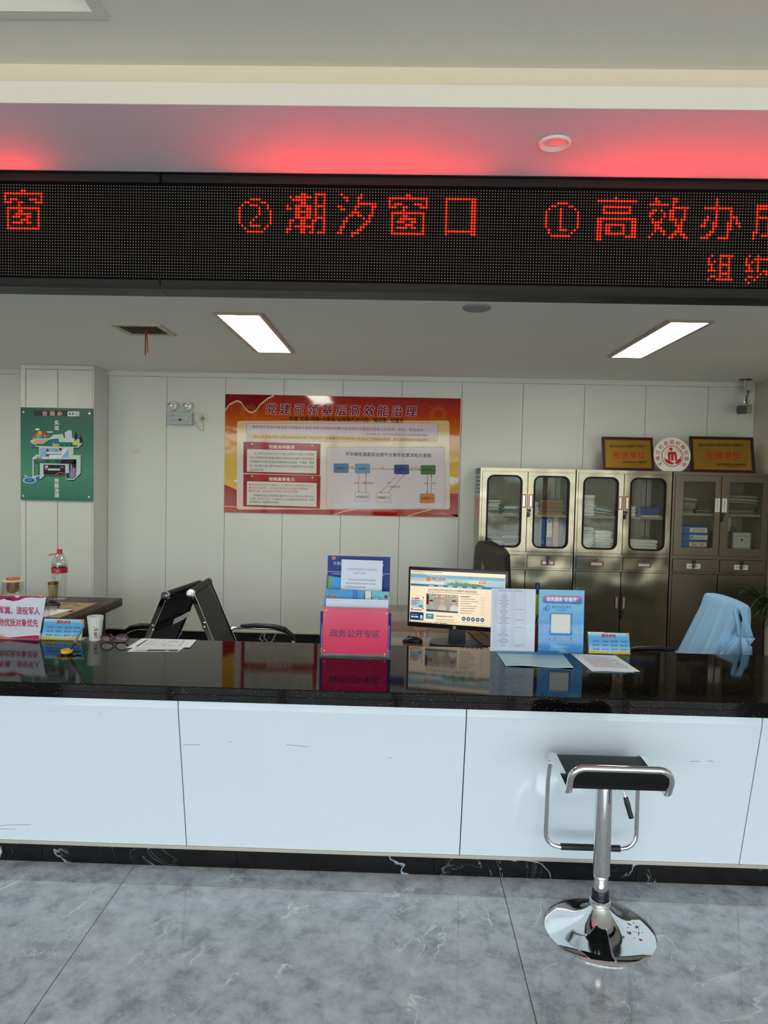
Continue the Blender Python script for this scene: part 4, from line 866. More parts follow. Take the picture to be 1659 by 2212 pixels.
stack('paper_stack', 'tumbled loose papers right of the tall stack in the middle cabinet', 'papers', c+.19, c+.34, 5.88, 6.1, 1.4, 1.47, WP+BP[:2], .014, 9, rot=.15, tilt=.12)
stack('paper_stack', 'tall lilac-topped paper stack, bottom left in the middle cabinet', 'papers', c+.058, c+.168, 5.86, 6.1, F, F+.18, WP+[(196, 186, 206)], .006)
stack('paper_stack', 'greenish paper stack, bottom right behind the left window of the middle cabinet', 'papers', c+.178, c+.32, 5.87, 6.1, F, F+.15, WP+[(196, 206, 168), (180, 190, 160)], .006)
stack('paper_stack', 'short white paper stack beside the blue box in the middle cabinet', 'papers', c+.447, c+.51, 5.87, 6.1, 1.4, 1.485, WP, .005)
stack('paper_stack', 'few loose sheets under the blue box in the middle cabinet', 'papers', c+.545, c+.715, 5.86, 6.1, 1.4, 1.416, WP, .008, 4)
b = MB(); b.box(-.09, 0, 0, .09, .22, .06, mat('box_blue', (30, 58, 122), .4), .003); o = b.build('file_box', None, 0); o.location = (c+.618, 5.88, 1.4165); tag(o, 'dark blue file box lying on loose sheets in the middle cabinet', 'file box')
t_ = stack('paper_stack', 'wide pile of white forms, bottom right in the middle cabinet', 'papers', c+.455, c+.69, 5.86, 6.1, F, F+.085, WP[:2], .008, 8, rot=.04)
c = CX[2]; F3 = 1.1555; DP = [(92, 88, 78), (64, 60, 54), (126, 122, 110), (150, 146, 132)]
stack('paper_stack', 'dark crumpled paper pile on the top shelf, left in the rightmost cabinet', 'papers', c+.08, c+.22, 5.87, 6.1, 1.44, 1.565, DP, .012, 14, rot=.08, tilt=.04)
stack('paper_stack', 'low scattered papers right of the dark pile in the rightmost cabinet', 'papers', c+.23, c+.335, 5.88, 6.1, 1.44, 1.49, DP+WP[:1], .01, 7, rot=.12, tilt=-.05)
stack('paper_stack', 'thick untidy paper heap behind the right window of the rightmost cabinet', 'papers', c+.458, c+.71, 5.87, 6.1, 1.44, 1.61, DP+[(176, 172, 158)], .014, 20, rot=.07, tilt=.03)
for k, (z0, z1, lt, lb, col_) in enumerate(((F3, 1.213, '民 办', 'lowest of three flat blue file boxes, with cream label, in the rightmost cabinet', (206, 190, 150)), (1.214, 1.27, None, 'middle one of three flat blue file boxes in the rightmost cabinet', (206, 206, 190)), (1.271, 1.33, '社区党办', 'topmost of three flat blue file boxes in the rightmost cabinet', (206, 206, 200)))):
    t = thing('file_box', lb, 'file box', (c+.205+(.004 if k == 1 else 0), 5.87, z0), 0, 'flat blue file boxes')
    b = MB(); b.box(-.118, 0, 0, .118, .24, z1-z0, mat('box_azure', (30, 92, 168), .4), .003); b.build('box', t, 0)
    p = Print(lambda x, y: (x, y), .5); p.M = FRONT(0, -.0003, 0); h_ = z1-z0; p.rect(-.03, .012, .112, h_-.01, col_, 1)
    if lt: p.text(lt, .045, h_/2, .026, (60, 60, 62), 2, wd=.1)
    if lt: p.v = [(v[0], v[1], v[2]) for v in p.v]
    if not lt: p.rect(-.024, .02, -.006, h_-.018, (50, 110, 170), 2); p.dashes(.0, .09, h_/2, .006, (110, 130, 150), 2)
    p.build('label', t, 0)
t = thing('equipment_case', 'silver aluminium carry case on the lower shelf of the rightmost cabinet', 'case', (c+.60, 5.87, F3))
b = MB(); b.box(-.078, 0, 0, .078, .18, .135, mat('case_silver', (188, 190, 190), .35, .5), .004); b.box(-.079, -.001, .104, .079, .181, .107, mat('case_edge', (110, 112, 112), .4, .6)); b.build('box', t, 0)
b = MB()
for s_ in (-1, 1): b.box(s_*.074-.005, -.003, -.0, s_*.074+.005, .004, .136, mat('case_edge', (110, 112, 112), .4, .6))
b.build('corner_guard', t, 0)
b = MB(); b.tube([(-.07, .05, .133), (-.072, .05, .165), (-.055, .05, .18), (-.035, .05, .165), (-.033, .05, .133)], .004, BLACKP, 8); b.build('handle', t)
b = MB(); b.M = FRONT(0, -.001, 0); b.prism([(-.012, .082), (.012, .082), (0, .062)], 0, .002, BLACKP); b.cyl((-.03, .055, 0), (-.03, .055, .002), .003, BLACKP, n=8); b.cyl((.03, .052, 0), (.03, .052, .002), .003, BLACKP, n=8); b.build('badge', t, 0)
t = thing('paper_cup', 'tall white cup standing behind the silver case in the rightmost cabinet', 'cup', (c+.575, 6.11, F3))
b = MB(); b.lathe([(0, 0), (.03, 0), (.042, .25), (.04, .25), (.028, .006), (0, .006)], CUPW, n=28); b.build('wall', t)
b = MB(); b.box(-.038, 0, 0, .038, .22, .13, mat('binder_navy', (26, 40, 66), .5), .003); o = b.build('file_box', None, 0); o.location = (c+.478, 5.88, F3); tag(o, 'dark navy box left of the silver case in the rightmost cabinet', 'file box')
# notices taped to the side of the leftmost cabinet
for nm, lb, z0, z1, y0, y1, c_ in (('notice', 'blue and white notice taped to the side of the leftmost cabinet', 1.53, 1.77, 5.82, 6.1, (170, 196, 206)), ('notice', 'plain pink sheet taped below the blue notice on the cabinet side', 1.345, 1.525, 5.81, 6.08, (206, 148, 146))):
    p = Print(lambda x, y: (x, y), .5); p.M = frame_m((.6435, y1, z0), (0, -1, 0), (0, 0, 1)); w_, h_ = y1-y0, z1-z0
    p.prism([(0, 0), (w_, 0), (w_, h_), (0, h_)], -.0008, 0, mat('notice_%d' % c_[0], c_, .5))
    if h_ > .2:
        p.rect(0, h_*.82, w_, h_, (66, 130, 160), 1); p.ell(w_*.4, h_*.86, .03, .018, (196, 110, 90), 2); [p.dashes(.04, w_*.9, h_*(.7-.13*k), .012, (70, 80, 90), 1) for k in range(5)]
    else: p.dashes(.05, w_*.5, h_*.85, .008, (150, 90, 90), 1)
    tag(p.build(nm, None, 0), lb, 'notice')
# ================================================================ plaques and round sign on the cabinets
GOLD = mat('brass_plate', (158, 122, 40), .3, .55, noise=(2, .08)); MAHOG = mat('mahogany_frame', (52, 14, 18), .3)
def plaque(x0, x1, h, y, label, cm, art, rz=0):
    w_ = x1-x0; t = thing('award_plaque', label, 'plaque', ((x0+x1)/2, y, 1.777), rz, 'award plaques on the cabinets'); le = .07
    Mo = frame_m((-w_/2, 0, 0), (1, 0, 0), (0, le, h))
    H = math.hypot(le, h); b = .022
    f = MB(); f.M = Mo; f.ring([(0, 0), (w_, 0), (w_, H), (0, H)], [(b, b), (w_-b, b), (w_-b, H-b), (b, H-b)], -.022, .004, MAHOG); f.build('frame', t, 0)
    f = MB(); f.M = Mo; f.prism([(b, b), (w_-b, b), (w_-b, H-b), (b, H-b)], -.016, -.003, GOLD); f.build('plate', t, 0)
    p = Print(cm(w_, H), .4); p.M = Mo @ Matrix.Translation((0, 0, -.0028)); art(p); p.build('lettering', t, 0)
DK = (50, 42, 24); RD = (176, 26, 24)
def art1(p):
    p.text('授予:2022年度全市政务服务大厅管理工作', 350, 713, 26, DK, 1, wd=345, bold=.02); p.text('先进单位', 352, 795, 72, RD, 1, wd=305, bold=.015, sp=1.15)
    p.text('安阳市政务服务和大数据管理局', 403, 862, 22, DK, 1, wd=222, bold=.02); p.text('二〇二三年三月', 403, 888, 20, DK, 1, wd=118)
def art2(p):
    p.text('授予:2022年度全市 街道 便民服务大厅管理工作', 1218, 693, 27, DK, 1, wd=415, bold=.02); p.text('先进单位', 1245, 790, 76, RD, 1, wd=315, bold=.015, sp=1.15)
    p.text('文峰区政务服务和大数据管理局', 1320, 882, 22, DK, 1, wd=275, bold=.02); p.text('二〇二三年四月', 1325, 902, 18, DK, 1, wd=130)
    p.box_line(972, 655, 1480, 925, 2, (180, 140, 50), 1)
plaque(1.647, 2.062, .275, 5.85, 'smaller gold award plaque in a dark red frame, left of the round sign', lambda w_, h_: quad_map((105, 622), (580, 637), (583, 945), (98, 937), w_, h_), art1)
plaque(2.36, 2.868, .293, 5.84, 'larger gold award plaque in a dark red frame, right of the round sign', lambda w_, h_: quad_map((920, 610), (1508, 617), (1546, 966), (955, 955), w_, h_), art2, -.03)
t = thing('round_sign', 'round white sign with red emblem of a figure over hands, between the plaques', 'sign', (2.212, 5.86, 1.777))
Mo = frame_m((-.15, 0, 0), (1, 0, 0), (0, .04, .28)); SC = .15/168
fm = lambda x, y: (.15+(x-757)*SC, (950-y)*SC)
f = MB(); f.M = Mo; f.prism([fm(757+168*math.cos(a), 800+168*math.sin(a)) for a in [PI/2+.5+(2*PI-1.0)*i/48 for i in range(49)]], -.012, 0, mat('sign_white', (214, 212, 200), .4)); f.build('board', t, 0)
fm.s = SC; p = Print(fm, .4); p.M = Mo; R1 = (176, 30, 30)
for i in range(40):
    a, b = 2*PI*i/40, 2*PI*(i+1)/40; p.poly([(757+98*math.cos(a), 808+98*math.sin(a)), (757+98*math.cos(b), 808+98*math.sin(b)), (757+91*math.cos(b), 808+91*math.sin(b)), (757+91*math.cos(a), 808+91*math.sin(a))], R1, 1)
for i, ch in enumerate('文峰区社会组织孵化基地'):
    a = math.radians(214-24.8*i); p.text(ch, 757+132*math.cos(a), 808-132*math.sin(a), 44, R1, 2, rot=a-PI/2, bold=.01)
p.ell(747, 743, 16, 16, R1, 2); p.poly([(722, 850), (715, 790), (720, 772), (738, 765), (757, 766), (776, 765), (794, 772), (799, 790), (803, 850), (783, 850), (779, 795), (772, 795), (770, 850), (748, 850), (746, 795), (739, 795), (741, 850)], R1, 2)
p.poly([(684, 818), (700, 836), (735, 852), (772, 872), (768, 886), (738, 884), (705, 872), (690, 848)], R1, 2); p.poly([(836, 796), (826, 826), (800, 846), (778, 872), (786, 880), (812, 876), (838, 850)], R1, 2)
for k in range(5): p.line(690+9*k, 770-9*k, 692+9*k, 800-10*k, 3, R1, 2); p.line(785+11*k, 733+5*k, 790+11*k, 752+9*k, 3, R1, 2)
p.build('emblem', t, 0)
# ================================================================ wall posters
t = thing('wall_poster', 'large glossy red and gold wall poster with a flow chart on the back wall', 'poster', (-1.546, 6.199, 1.345))
PW, PH = 2.046, 1.03; Mo = FRONT(0, -.009, 0)
f = MB(); f.box(0, -.009, 0, PW, 0, PH, mat('poster_board', (150, 24, 20), .08)); f.build('board', t, 0)
p = Print(quad_map((97, 122), (3010, 183), (2960, 1645), (85, 1578), PW, PH), .06, 0, .0004); p.M = Mo
PB = ramp_mat('poster_red_gold', 2, [(0, (150, 18, 20)), (.13, (168, 22, 22)), (.2, (206, 170, 40)), (.45, (206, 160, 40)), (.62, (206, 130, 36)), (.78, (196, 92, 28)), (.88, (176, 50, 26)), (1, (146, 22, 20))], 0, PH, .06)
nb = PB.node_tree.nodes['Principled BSDF']; tq = PB.node_tree.nodes.new('ShaderNodeTexNoise'); tq.inputs['Scale'].default_value = 5.5; bq = PB.node_tree.nodes.new('ShaderNodeBump'); bq.inputs['Distance'].default_value = .0016
PB.node_tree.links.new(tq.outputs['Fac'], bq.inputs['Height']); PB.node_tree.links.new(bq.outputs[0], nb.inputs['Normal'])
p.poly([(97, 122), (3010, 183), (2960, 1645), (85, 1578)], PB, 1)
p.poly([(97, 124), (700, 138), (600, 200), (520, 300), (430, 350), (340, 310), (290, 220), (230, 200), (97, 325)], (128, 14, 20), 2)
wv = [(97, 322), (150, 250), (240, 204), (290, 222), (330, 285), (380, 335), (430, 348), (480, 325), (540, 245), (620, 180), (700, 140)]
p.path(wv, 17, (222, 200, 170), 3); p.path([(x, y+12) for x, y in wv], 7, (206, 150, 60), 3)
p.poly([(88, 1235), (240, 1300), (330, 1330), (330, 1500), (85, 1510)], (150, 16, 22), 2); p.poly([(88, 1150), (330, 1290), (330, 1335), (240, 1300), (88, 1235)], (222, 170, 80), 2); p.poly([(195, 1195), (290, 1140), (430, 1200), (430, 1260)], (226, 214, 220), 2)
p.poly([(85, 1500), (400, 1525), (1200, 1545), (2960, 1610), (2960, 1645), (85, 1578)], (160, 20, 24), 2); p.path([(85, 1503), (400, 1522), (900, 1532), (1400, 1535)], 14, (230, 150, 60), 3); p.path([(1430, 1612), (1560, 1570), (1750, 1535)], 12, (220, 170, 90), 3); p.path([(2340, 1632), (2480, 1585), (2640, 1545)], 12, (220, 170, 90), 3)
p.poly([(2810, 1350), (2970, 1350), (2962, 1640), (2780, 1580)], (160, 24, 26), 2); p.poly([(2800, 1170), (2880, 1140), (2975, 1160), (2972, 1210), (2900, 1240), (2830, 1215)], (216, 214, 216), 3); p.poly([(2830, 1300), (2970, 1240), (2970, 1350), (2820, 1350)], (206, 150, 60), 2)
for cx, cy, r, n_ in ((395, 360, 135, 44), (2730, 375, 135, 56), (640, 290, 95, 28)):
    for k in range(n_):
        a = 2*PI*k/n_+random.uniform(-.05, .05); r0, r1 = r*random.uniform(.3, .5), r*random.uniform(.75, 1); p.line(cx+r0*math.cos(a), cy+r0*math.sin(a), cx+r1*math.cos(a), cy+r1*math.sin(a), 2.6, (206, 120, 66), 3)
p.rr(243, 452, 2868, 1545, 34, (214, 190, 158), 4)
q_ = ramp_mat('poster_inner', 2, [(0, (216, 176, 168)), (.25, (206, 196, 196)), (.55, (210, 200, 196)), (.75, (222, 200, 160)), (1, (222, 190, 140))], .08, .8, .06); p.rr(246, 456, 2864, 1540, 34, q_, 5)
for i, ch in enumerate('党建引领基层高效能治理'):
    x_, y_ = 668+173*i, 305+3.4*i; p.text(ch, x_, y_, 138, (226, 196, 200), 6, bold=.05, shear=.12); p.text(ch, x_, y_, 138, (120, 16, 28), 7, bold=.018, shear=.12)
p.text('——构建“党建+网格+大数据”治理模式,防风险、强治理、优服务', 1545, 436, 58, (44, 26, 20), 7, wd=1520, bold=.012, slope=.0215)
p.rr(360, 480, 2725, 708, 16, (176, 100, 84), 6); p.rr(364, 484, 2721, 704, 14, (212, 200, 208), 7); p.poly([(388, 604), (2688, 660), (2688, 722-6), (388, 672)], (222, 186, 126), 8)
p.text('“要把基层党组织建设成为坚强战斗堡垒,把党中央提出的重大任务转化为基层的具体工作,抓牢、抓实、抓出成效。”', 1510, 546, 40, (168, 36, 36), 9, wd=2190, slope=.0215)
p.text('——2019年9月17日  习近平总书记在信阳市光山县考察调研时强调', 2190, 624, 32, (64, 40, 44), 9, wd=806, slope=.0215)
p.text('2月12日,全省党建引领基层高效能治理工作会议举行,部署重点任务和具体工作,给出了加强基层党建、提升治理效能的“路线图”。', 1530, 668, 36, (60, 40, 40), 9, wd=2170, slope=.0215)
for y0, y1, ti in ((708, 1100, '把握总体要求'), (1105, 1512, '领悟重要意义')):
    p.poly([(325, y0), (1280, y0+25), (1272, y1+25), (321, y1-6)], (146, 14, 26), 7); p.poly([(458, y0+14), (1236, y0+35), (1234, y0+92), (458, y0+84)], (166, 40, 40), 8)
    p.text(ti, 800, y0+66, 46, (226, 196, 190), 9, wd=318, bold=.03, slope=.0215)
    p.ell(432, y0+28, 12, 14, (226, 160, 100), 9, 12); p.ell(1178, y0+45, 12, 14, (226, 160, 100), 9, 12)
    p.poly([(370, y0+90), (1232, y0+113), (1228, y1-0), (368, y1-24)], (212, 206, 200), 8)
body = ['深入贯彻习近平总书记关于基层治理和关于河南工作的重要', '论述,全面落实党中央推进基层治理体系和治理能力现代化建设', '的部署要求,树牢大抓基层的鲜明导向,抓基层、打基础、固根', '本、强治理,为奋力谱写中国式现代化河南篇章筑牢坚实支撑、', '创造良好环境。']
for k, s_ in enumerate(body):
    x0 = 458 if k == 0 else 404; p.text(s_, x0, 852+50*k, 33, (66, 60, 58), 9, 'l', wd=(1200-x0) if k < 4 else 176, slope=.0215)
for k, s_ in enumerate(['是深学笃行习近平总书记重要论述、深入贯彻党中央决策部署的具体行动', '是实现“两高四争先”、奋力谱写中国式现代化河南篇章的重要支撑', '是守牢底线、维护政治安全社会安定人民安宁的迫切需要']):
    y_ = 1236+39*k; p.ell(404, y_, 9, 9, (140, 20, 30), 9, 6); p.text(s_, 420, y_, 28, (176, 60, 52), 9, 'l', wd=(748, 700, 582)[k], slope=.0215)
p.line(404, 1220, 404, 1330, 3, (140, 20, 30), 9)
for k, (a_, s_, c_) in enumerate(((455, '要提高政治站位,把抓基层打基础作为长远之计和固本之策,从政治', (70, 60, 60)), (400, '上把握、在大局下行动、于关键处发力,切实把基层党组织建设强、把基', (130, 54, 50)), (400, '层治理做扎实、把基层政权巩固好。', (70, 60, 60)))):
    p.text(s_, a_, 1370+40*k, 28, c_, 9, 'l', wd=(1192-a_) if k < 2 else 370, slope=.0215)
p.rr(1352, 772, 2808, 1538, 26, (186, 120, 108), 6); p.rr(1356, 776, 2804, 1534, 24, (208, 196, 202), 7)
p.text('中华路街道基层治理平台事件处置流程示意图', 2115, 870, 52, (50, 44, 46), 9, wd=1050, slope=.0215, bold=.01)
O_ = (176, 84, 44); K_ = (50, 36, 46)
for x0, y0, x1, y1, c_, s_, tc_ in ((1443, 980, 1622, 1090, (84, 118, 158), '网格员', (46, 66, 90)), (1708, 984, 1887, 1096, (110, 146, 182), '网格长', (60, 84, 110)), (2187, 995, 2368, 1108, (52, 62, 130), '街道调度人员', (26, 26, 50)), (2512, 1002, 2692, 1112, (62, 104, 60), '街道12345平台', (26, 40, 26)), (1700, 1333, 1880, 1446, (198, 194, 206), '村/社区事项处置人员', (70, 64, 74)), (1965, 1342, 2144, 1455, (204, 204, 192), '街道职能部门人员', (60, 56, 54)), (2500, 1352, 2680, 1464, (196, 116, 54), '县/区职能部门人员', (84, 40, 24))):
    p.rr(x0-3, y0-3, x1+3, y1+3, 18, (86, 84, 100), 8); p.rr(x0, y0, x1, y1, 16, c_, 9); p.text(s_, (x0+x1)/2, (y0+y1)/2, 30, tc_, 10, wd=min(148, 34*len(s_)), bold=.015)
for a_ in ((1624, 1038, 1706, 1040, O_), (1889, 1043, 2185, 1050, O_), (2370, 1054, 2510, 1056, K_), (1752, 1100, 1748, 1332, O_), (1834, 1330, 1840, 1100, O_), (2230, 1110, 2012, 1342, O_), (2106, 1340, 2318, 1110, O_), (2598, 1116, 2592, 1350, K_), (2636, 1350, 2643, 1118, K_)): p.arrow(*a_[:4], 5, a_[4], 9)
for x_, y_, s_ in ((1655, 1020, '上报'), (2035, 1028, '上报'), (2438, 1033, '上报12345平台'), (1722, 1216, '派单'), (1858, 1218, '处置结果反馈'), (2120, 1213, '派单'), (2184, 1264, '处置结果反馈'), (2574, 1223, '派单'), (2672, 1223, '反馈')): p.text(s_, x_, y_, 25, (64, 48, 56), 10, wd=24*len(s_) if len(s_) < 8 else 115)
p.build('printed_face', t, 0)
# teal poster on the pillar
t = thing('wall_poster', 'teal green poster with a large collage-like character, bolted to the left pillar', 'poster', (-3.197, 5.905, 1.424))
GW, GH = .613, .775; Mo = FRONT(0, -.003, 0)
f = MB(); f.box(0, -.003, 0, GW, .003, GH, mat('teal_board', (44, 100, 84), .35)); f.build('board', t, 0)
p = Print(quad_map((180, 145), (1370, 175), (1360, 1685), (182, 1655), GW, GH), .25, 0, .0005); p.M = Mo
p.poly([(180, 145), (1370, 175), (1360, 1685), (182, 1655)], ramp_mat('teal_print', 2, [(0, (50, 112, 94)), (.3, (72, 140, 118)), (.6, (52, 116, 98)), (1, (34, 84, 72))], 0, GH, .3), 1)
SH = (22, 52, 46); MI = (192, 214, 204); BR = (46, 34, 44)
p.rr(398, 203, 960, 292, 14, (54, 62, 64), 2); p.rr(952, 220, 1146, 296, 14, (222, 226, 230), 3); p.text('安罄办', 705, 250, 74, (226, 206, 200), 4, wd=320, sp=2.0, bold=.05); p.text('安罄办', 705, 250, 74, (176, 60, 56), 5, wd=318, sp=2.0)
p.text('搜索', 1015, 257, 34, (50, 52, 58), 4, sp=1.7, wd=90, bold=.03); p.path([(1099+16*math.cos(2*PI*i/14), 256+18*math.sin(2*PI*i/14)) for i in range(15)], 6, (60, 62, 68), 4); p.line(1110, 268, 1130, 284, 7, (60, 62, 68), 4)
for ch, y_ in zip('实现', (398, 486)): p.text(ch, 776, y_, 76, (220, 226, 222), 3, bold=.03)
for ch, y_ in zip('效能治理', (1342, 1424, 1504, 1582)): p.text(ch, 775, y_, 76, (220, 226, 222), 3, bold=.03)
A1 = [(345, 690), (400, 650), (660, 650), (720, 595), (870, 585), (900, 650), (1190, 670), (1195, 740), (1130, 808), (345, 790)]
A2 = [(485, 790), (1050, 806), (1050, 925), (1168, 930), (1165, 1225), (1060, 1330), (940, 1330), (915, 1262), (580, 1255), (510, 1320), (375, 1290), (380, 965), (440, 915), (485, 920)]
for P_1 in (A1, A2): p.poly([(x+10, y+16) for x, y in P_1], SH, 2); p.poly(P_1, MI, 3)
p.poly([(350, 710), (400, 740), (430, 770), (430, 788), (350, 786)], (40, 90, 160), 4); p.poly([(360, 745), (420, 690), (560, 680), (660, 690), (560, 735), (430, 760)], (206, 170, 136), 5); p.poly([(350, 690), (400, 655), (660, 650), (672, 690), (600, 690)], (226, 230, 234), 4)
for k in range(11): p.line(390+25*k, 690, 392+25*k, 655+random.uniform(-6, 8), 8, (50, 56, 80), 5)
for x_, y_, r_, c_ in ((500, 565, 34, (236, 176, 40)), (455, 590, 24, (230, 120, 50)), (560, 580, 26, (214, 56, 46)), (410, 612, 22, (220, 60, 50)), (605, 596, 20, (206, 60, 50)), (520, 615, 24, (70, 160, 206)), (478, 622, 18, (226, 200, 60)), (445, 630, 14, (90, 170, 190)), (580, 612, 16, (236, 190, 50)), (630, 612, 14, (110, 160, 60)), (395, 636, 13, (220, 110, 140)), (545, 632, 13, (50, 100, 170)), (630, 650, 15, (206, 110, 130))): p.ell(x_, y_, r_, r_, c_, 6, 14)
p.ell(460, 505, 40, 15, (222, 228, 230), 4); p.ell(660, 550, 50, 10, (222, 228, 230), 4)
p.poly([(672, 668), (800, 655), (820, 715), (1080, 720), (1118, 770), (1115, 795), (430, 775), (440, 745), (560, 738)], (46, 120, 96), 5); p.poly([(672, 690), (790, 655), (815, 745), (640, 745)], (40, 110, 180), 6)
p.rect(708, 740, 815, 782, (196, 176, 96), 7); p.poly([(706, 740), (722, 706), (738, 740)], (206, 120, 60), 7); [p.ell(865+75*k, 768, 10, 18, (36, 44, 50), 7, 10) for k in range(3)]; p.poly([(1030, 700), (1080, 710), (1130, 705), (1135, 745), (1110, 768), (1040, 755)], (222, 206, 40), 7)
p.poly([(905, 560), (990, 518), (1022, 535), (1025, 640), (1060, 660), (1040, 708), (925, 706)], (206, 212, 232), 4); p.line(950, 570, 945, 690, 4, (170, 180, 210), 5); p.line(990, 560, 985, 690, 4, (170, 180, 210), 5)
for x_, y_, s_ in ((1092, 560, 1), (1172, 608, 1)):
    p.ell(x_, y_+10, 12, 14, (50, 40, 40), 6, 10); p.poly([(x_-22, y_+30), (x_+22, y_+30), (x_+24, y_+85), (x_+12, y_+132), (x_+2, y_+132), (x_, y_+90), (x_-8, y_+132), (x_-20, y_+132)], (40, 34, 36), 6)
p.rect(500, 812, 970, 970, (140, 176, 220), 4); p.poly([(500, 970), (760, 905), (900, 815), (970, 815), (850, 970)], (226, 230, 238), 5); p.rect(606, 868, 860, 912, MI, 7); p.rect(610, 914, 862, 922, SH, 6)
p.ell(625, 835, 13, 15, (40, 36, 40), 6, 10); p.poly([(600, 850), (648, 850), (650, 900), (640, 962), (628, 962), (622, 915), (602, 962), (592, 955), (604, 900)], (40, 36, 42), 6); p.poly([(815, 815), (850, 815), (862, 860), (845, 860), (835, 840), (825, 862)], (40, 36, 42), 6); p.rect(750, 850, 780, 862, (40, 36, 42), 6)
p.poly([(400, 990), (1095, 996), (1090, 1210), (1040, 1310), (940, 1310), (930, 1260), (510, 1250), (400, 1265)], (46, 110, 92), 4); p.poly([(560, 1080), (1000, 1085), (1095, 996), (1095, 1200), (1070, 1300), (945, 1300), (920, 1250), (560, 1245)], BR, 5); p.poly([(850, 996), (1095, 996), (1095, 1070), (830, 1064)], BR, 5)
p.poly([(500, 1058), (975, 1072), (978, 1220), (915, 1222), (915, 1088), (560, 1080), (560, 1250), (510, 1315), (500, 1310)], MI, 6)
p.rect(632, 1144, 830, 1176, MI, 7); p.ell(602, 1130, 30, 38, (150, 100, 180), 6, 12); p.ell(615, 1112, 22, 18, (226, 200, 232), 7, 12); p.ell(865, 1122, 34, 20, (120, 70, 150), 6, 12); p.path([(755, 1245), (810, 1212), (870, 1212), (945, 1252)], 12, (206, 110, 50), 7)
for x_, a_, b_, c_ in ((1015, 1065, 1300, (146, 140, 200)), (1050, 1120, 1290, (176, 150, 190)), (1075, 1125, 1270, (130, 110, 170)), (985, 1170, 1300, (90, 110, 190))): p.poly([(x_-16, b_), (x_-14, a_+30), (x_, a_), (x_+14, a_+30), (x_+15, b_)], c_, 6)
for ch, y_ in zip('四有治', (1100, 1165, 1226)): p.text(ch, 445, y_, 62, (180, 200, 196), 6, bold=.03); p.text(ch, 445, y_, 62, (30, 50, 50), 7)
for k in range(26): p.ell(random.gauss(468, 36), random.gauss(984, 16), 8, 6, (206, 96, 130), 8, 8)
for x_ in (610, 630, 650, 760, 780, 798): p.rect(x_-7, 1010, x_+7, 1042, (30, 60, 70), 6)
p.ell(335, 1340, 108, 56, (50, 110, 170), 8, 28); p.ell(335, 1336, 108, 52, (216, 224, 228), 9, 28); p.ell(335, 1336, 90, 40, (46, 108, 168), 10, 28); p.rect(295, 1318, 375, 1345, (110, 140, 170), 11); p.poly([(430, 1290), (495, 1262), (500, 1305), (440, 1322)], (70, 120, 200), 8)
p.rect(247, 1252, 290, 1278, (190, 210, 206), 6)
p.build('printed_face', t, 0)
for x_, z_ in ((.028, .735), (.585, .735), (.026, .033), (.583, .037)):
    f = MB(); f.M = FRONT(x_, 0, z_); f.cyl((0, 0, -.014), (0, 0, .009), .009, mat('bolt_satin', (224, 216, 200), .25, .8), n=16); f.build('standoff_bolt', t, 40)
# ================================================================ emergency light, outlet, blank plate, camera
t = thing('emergency_light', 'grey twin-head emergency light on the back wall left of the red poster', 'emergency light', (-1.93, 6.199, 2.1))
f = MB(); f.box(-.108, -.06, 0, .108, 0, .108, mat('housing_grey', (176, 186, 188), .45), .004); f.build('housing', t, 40)
for x_ in (-.07, .06):
    f = MB(); f.cyl((x_, -.04, .105), (x_, -.04, .125), .012, VENTC, n=14); nk = f.build('neck', t)
    f = MB(); f.M = Matrix.Translation((x_, -.045, .163)) @ Matrix.Rotation(.12, 4, 'X') @ Matrix.Scale(.8, 4, (0, 0, 1)) @ Matrix.Rotation(PI/2, 4, 'X')
    f.lathe([(0, -.04), (.03, -.034), (.044, -.012), (.047, .0), (.046, .004), (.04, .004)], mat('housing_cream', (206, 204, 196), .4), n=32); hd = f.build('lamp_head', t)
    f = MB(); f.M = Matrix.Translation((x_, -.045, .163)) @ Matrix.Rotation(.12, 4, 'X') @ Matrix.Scale(.8, 4, (0, 0, 1)) @ Matrix.Rotation(PI/2, 4, 'X'); f.lathe([(.0, -.016), (.022, -.01), (.04, .003)], mat('reflector', (224, 224, 226), .28, .7), n=10); f.build('reflector', hd, 10)
p = Print(rect_map(285, 600, 915, 925, .216, .108), .5); p.M = FRONT(-.108, -.0605, 0)
p.rect(288, 604, 912, 922, (176, 186, 188), .5); p.text('三雄', 415, 688, 24, (40, 40, 44), 1, wd=50); p.dashes(360, 470, 715, 8, (60, 60, 66), 1)
for x_ in (386, 436, 484): p.rect(x_-9, 812, x_+9, 834, (90, 94, 98), 1)
p.rect(570, 780, 652, 830, (110, 20, 24), 1); p.rect(605, 788, 645, 825, (70, 20, 20), 2); p.rr(728, 690, 808, 872, 8, (150, 120, 90), 1); p.rr(733, 695, 803, 867, 8, (212, 200, 168), 2); p.ell(765, 735, 12, 9, (206, 120, 80), 3); p.rect(758, 830, 776, 852, (40, 36, 34), 3)
p.build('panel_print', t, 0)
t = thing('wall_outlet', 'cream wall socket with a grey plug, right of the emergency light', 'socket', (-1.741, 6.199, 2.168))
f = MB(); f.box(-.037, -.008, -.037, .037, 0, .037, mat('socket_cream', (216, 204, 180), .4), .003); f.build('plate', t, 40)
f = MB(); f.box(-.009, -.0085, .014, -.003, -.0075, .02, BLACKP); f.box(.006, -.0085, .014, .012, -.0075, .02, BLACKP); f.build('socket_hole', t, 0)
t = thing('power_cord', 'grey plug and looped cord between the wall socket and the emergency light', 'cord', (-1.741, 6.19, 2.168))
f = MB(); f.tube([(.0, -.002, -.02), (.001, -.014, -.004), (.001, -.02, -.014), (0, -.018, -.026)], [.012, .014, .013, .007], mat('plug_grey', (150, 150, 146), .5), 12); f.build('plug', t)
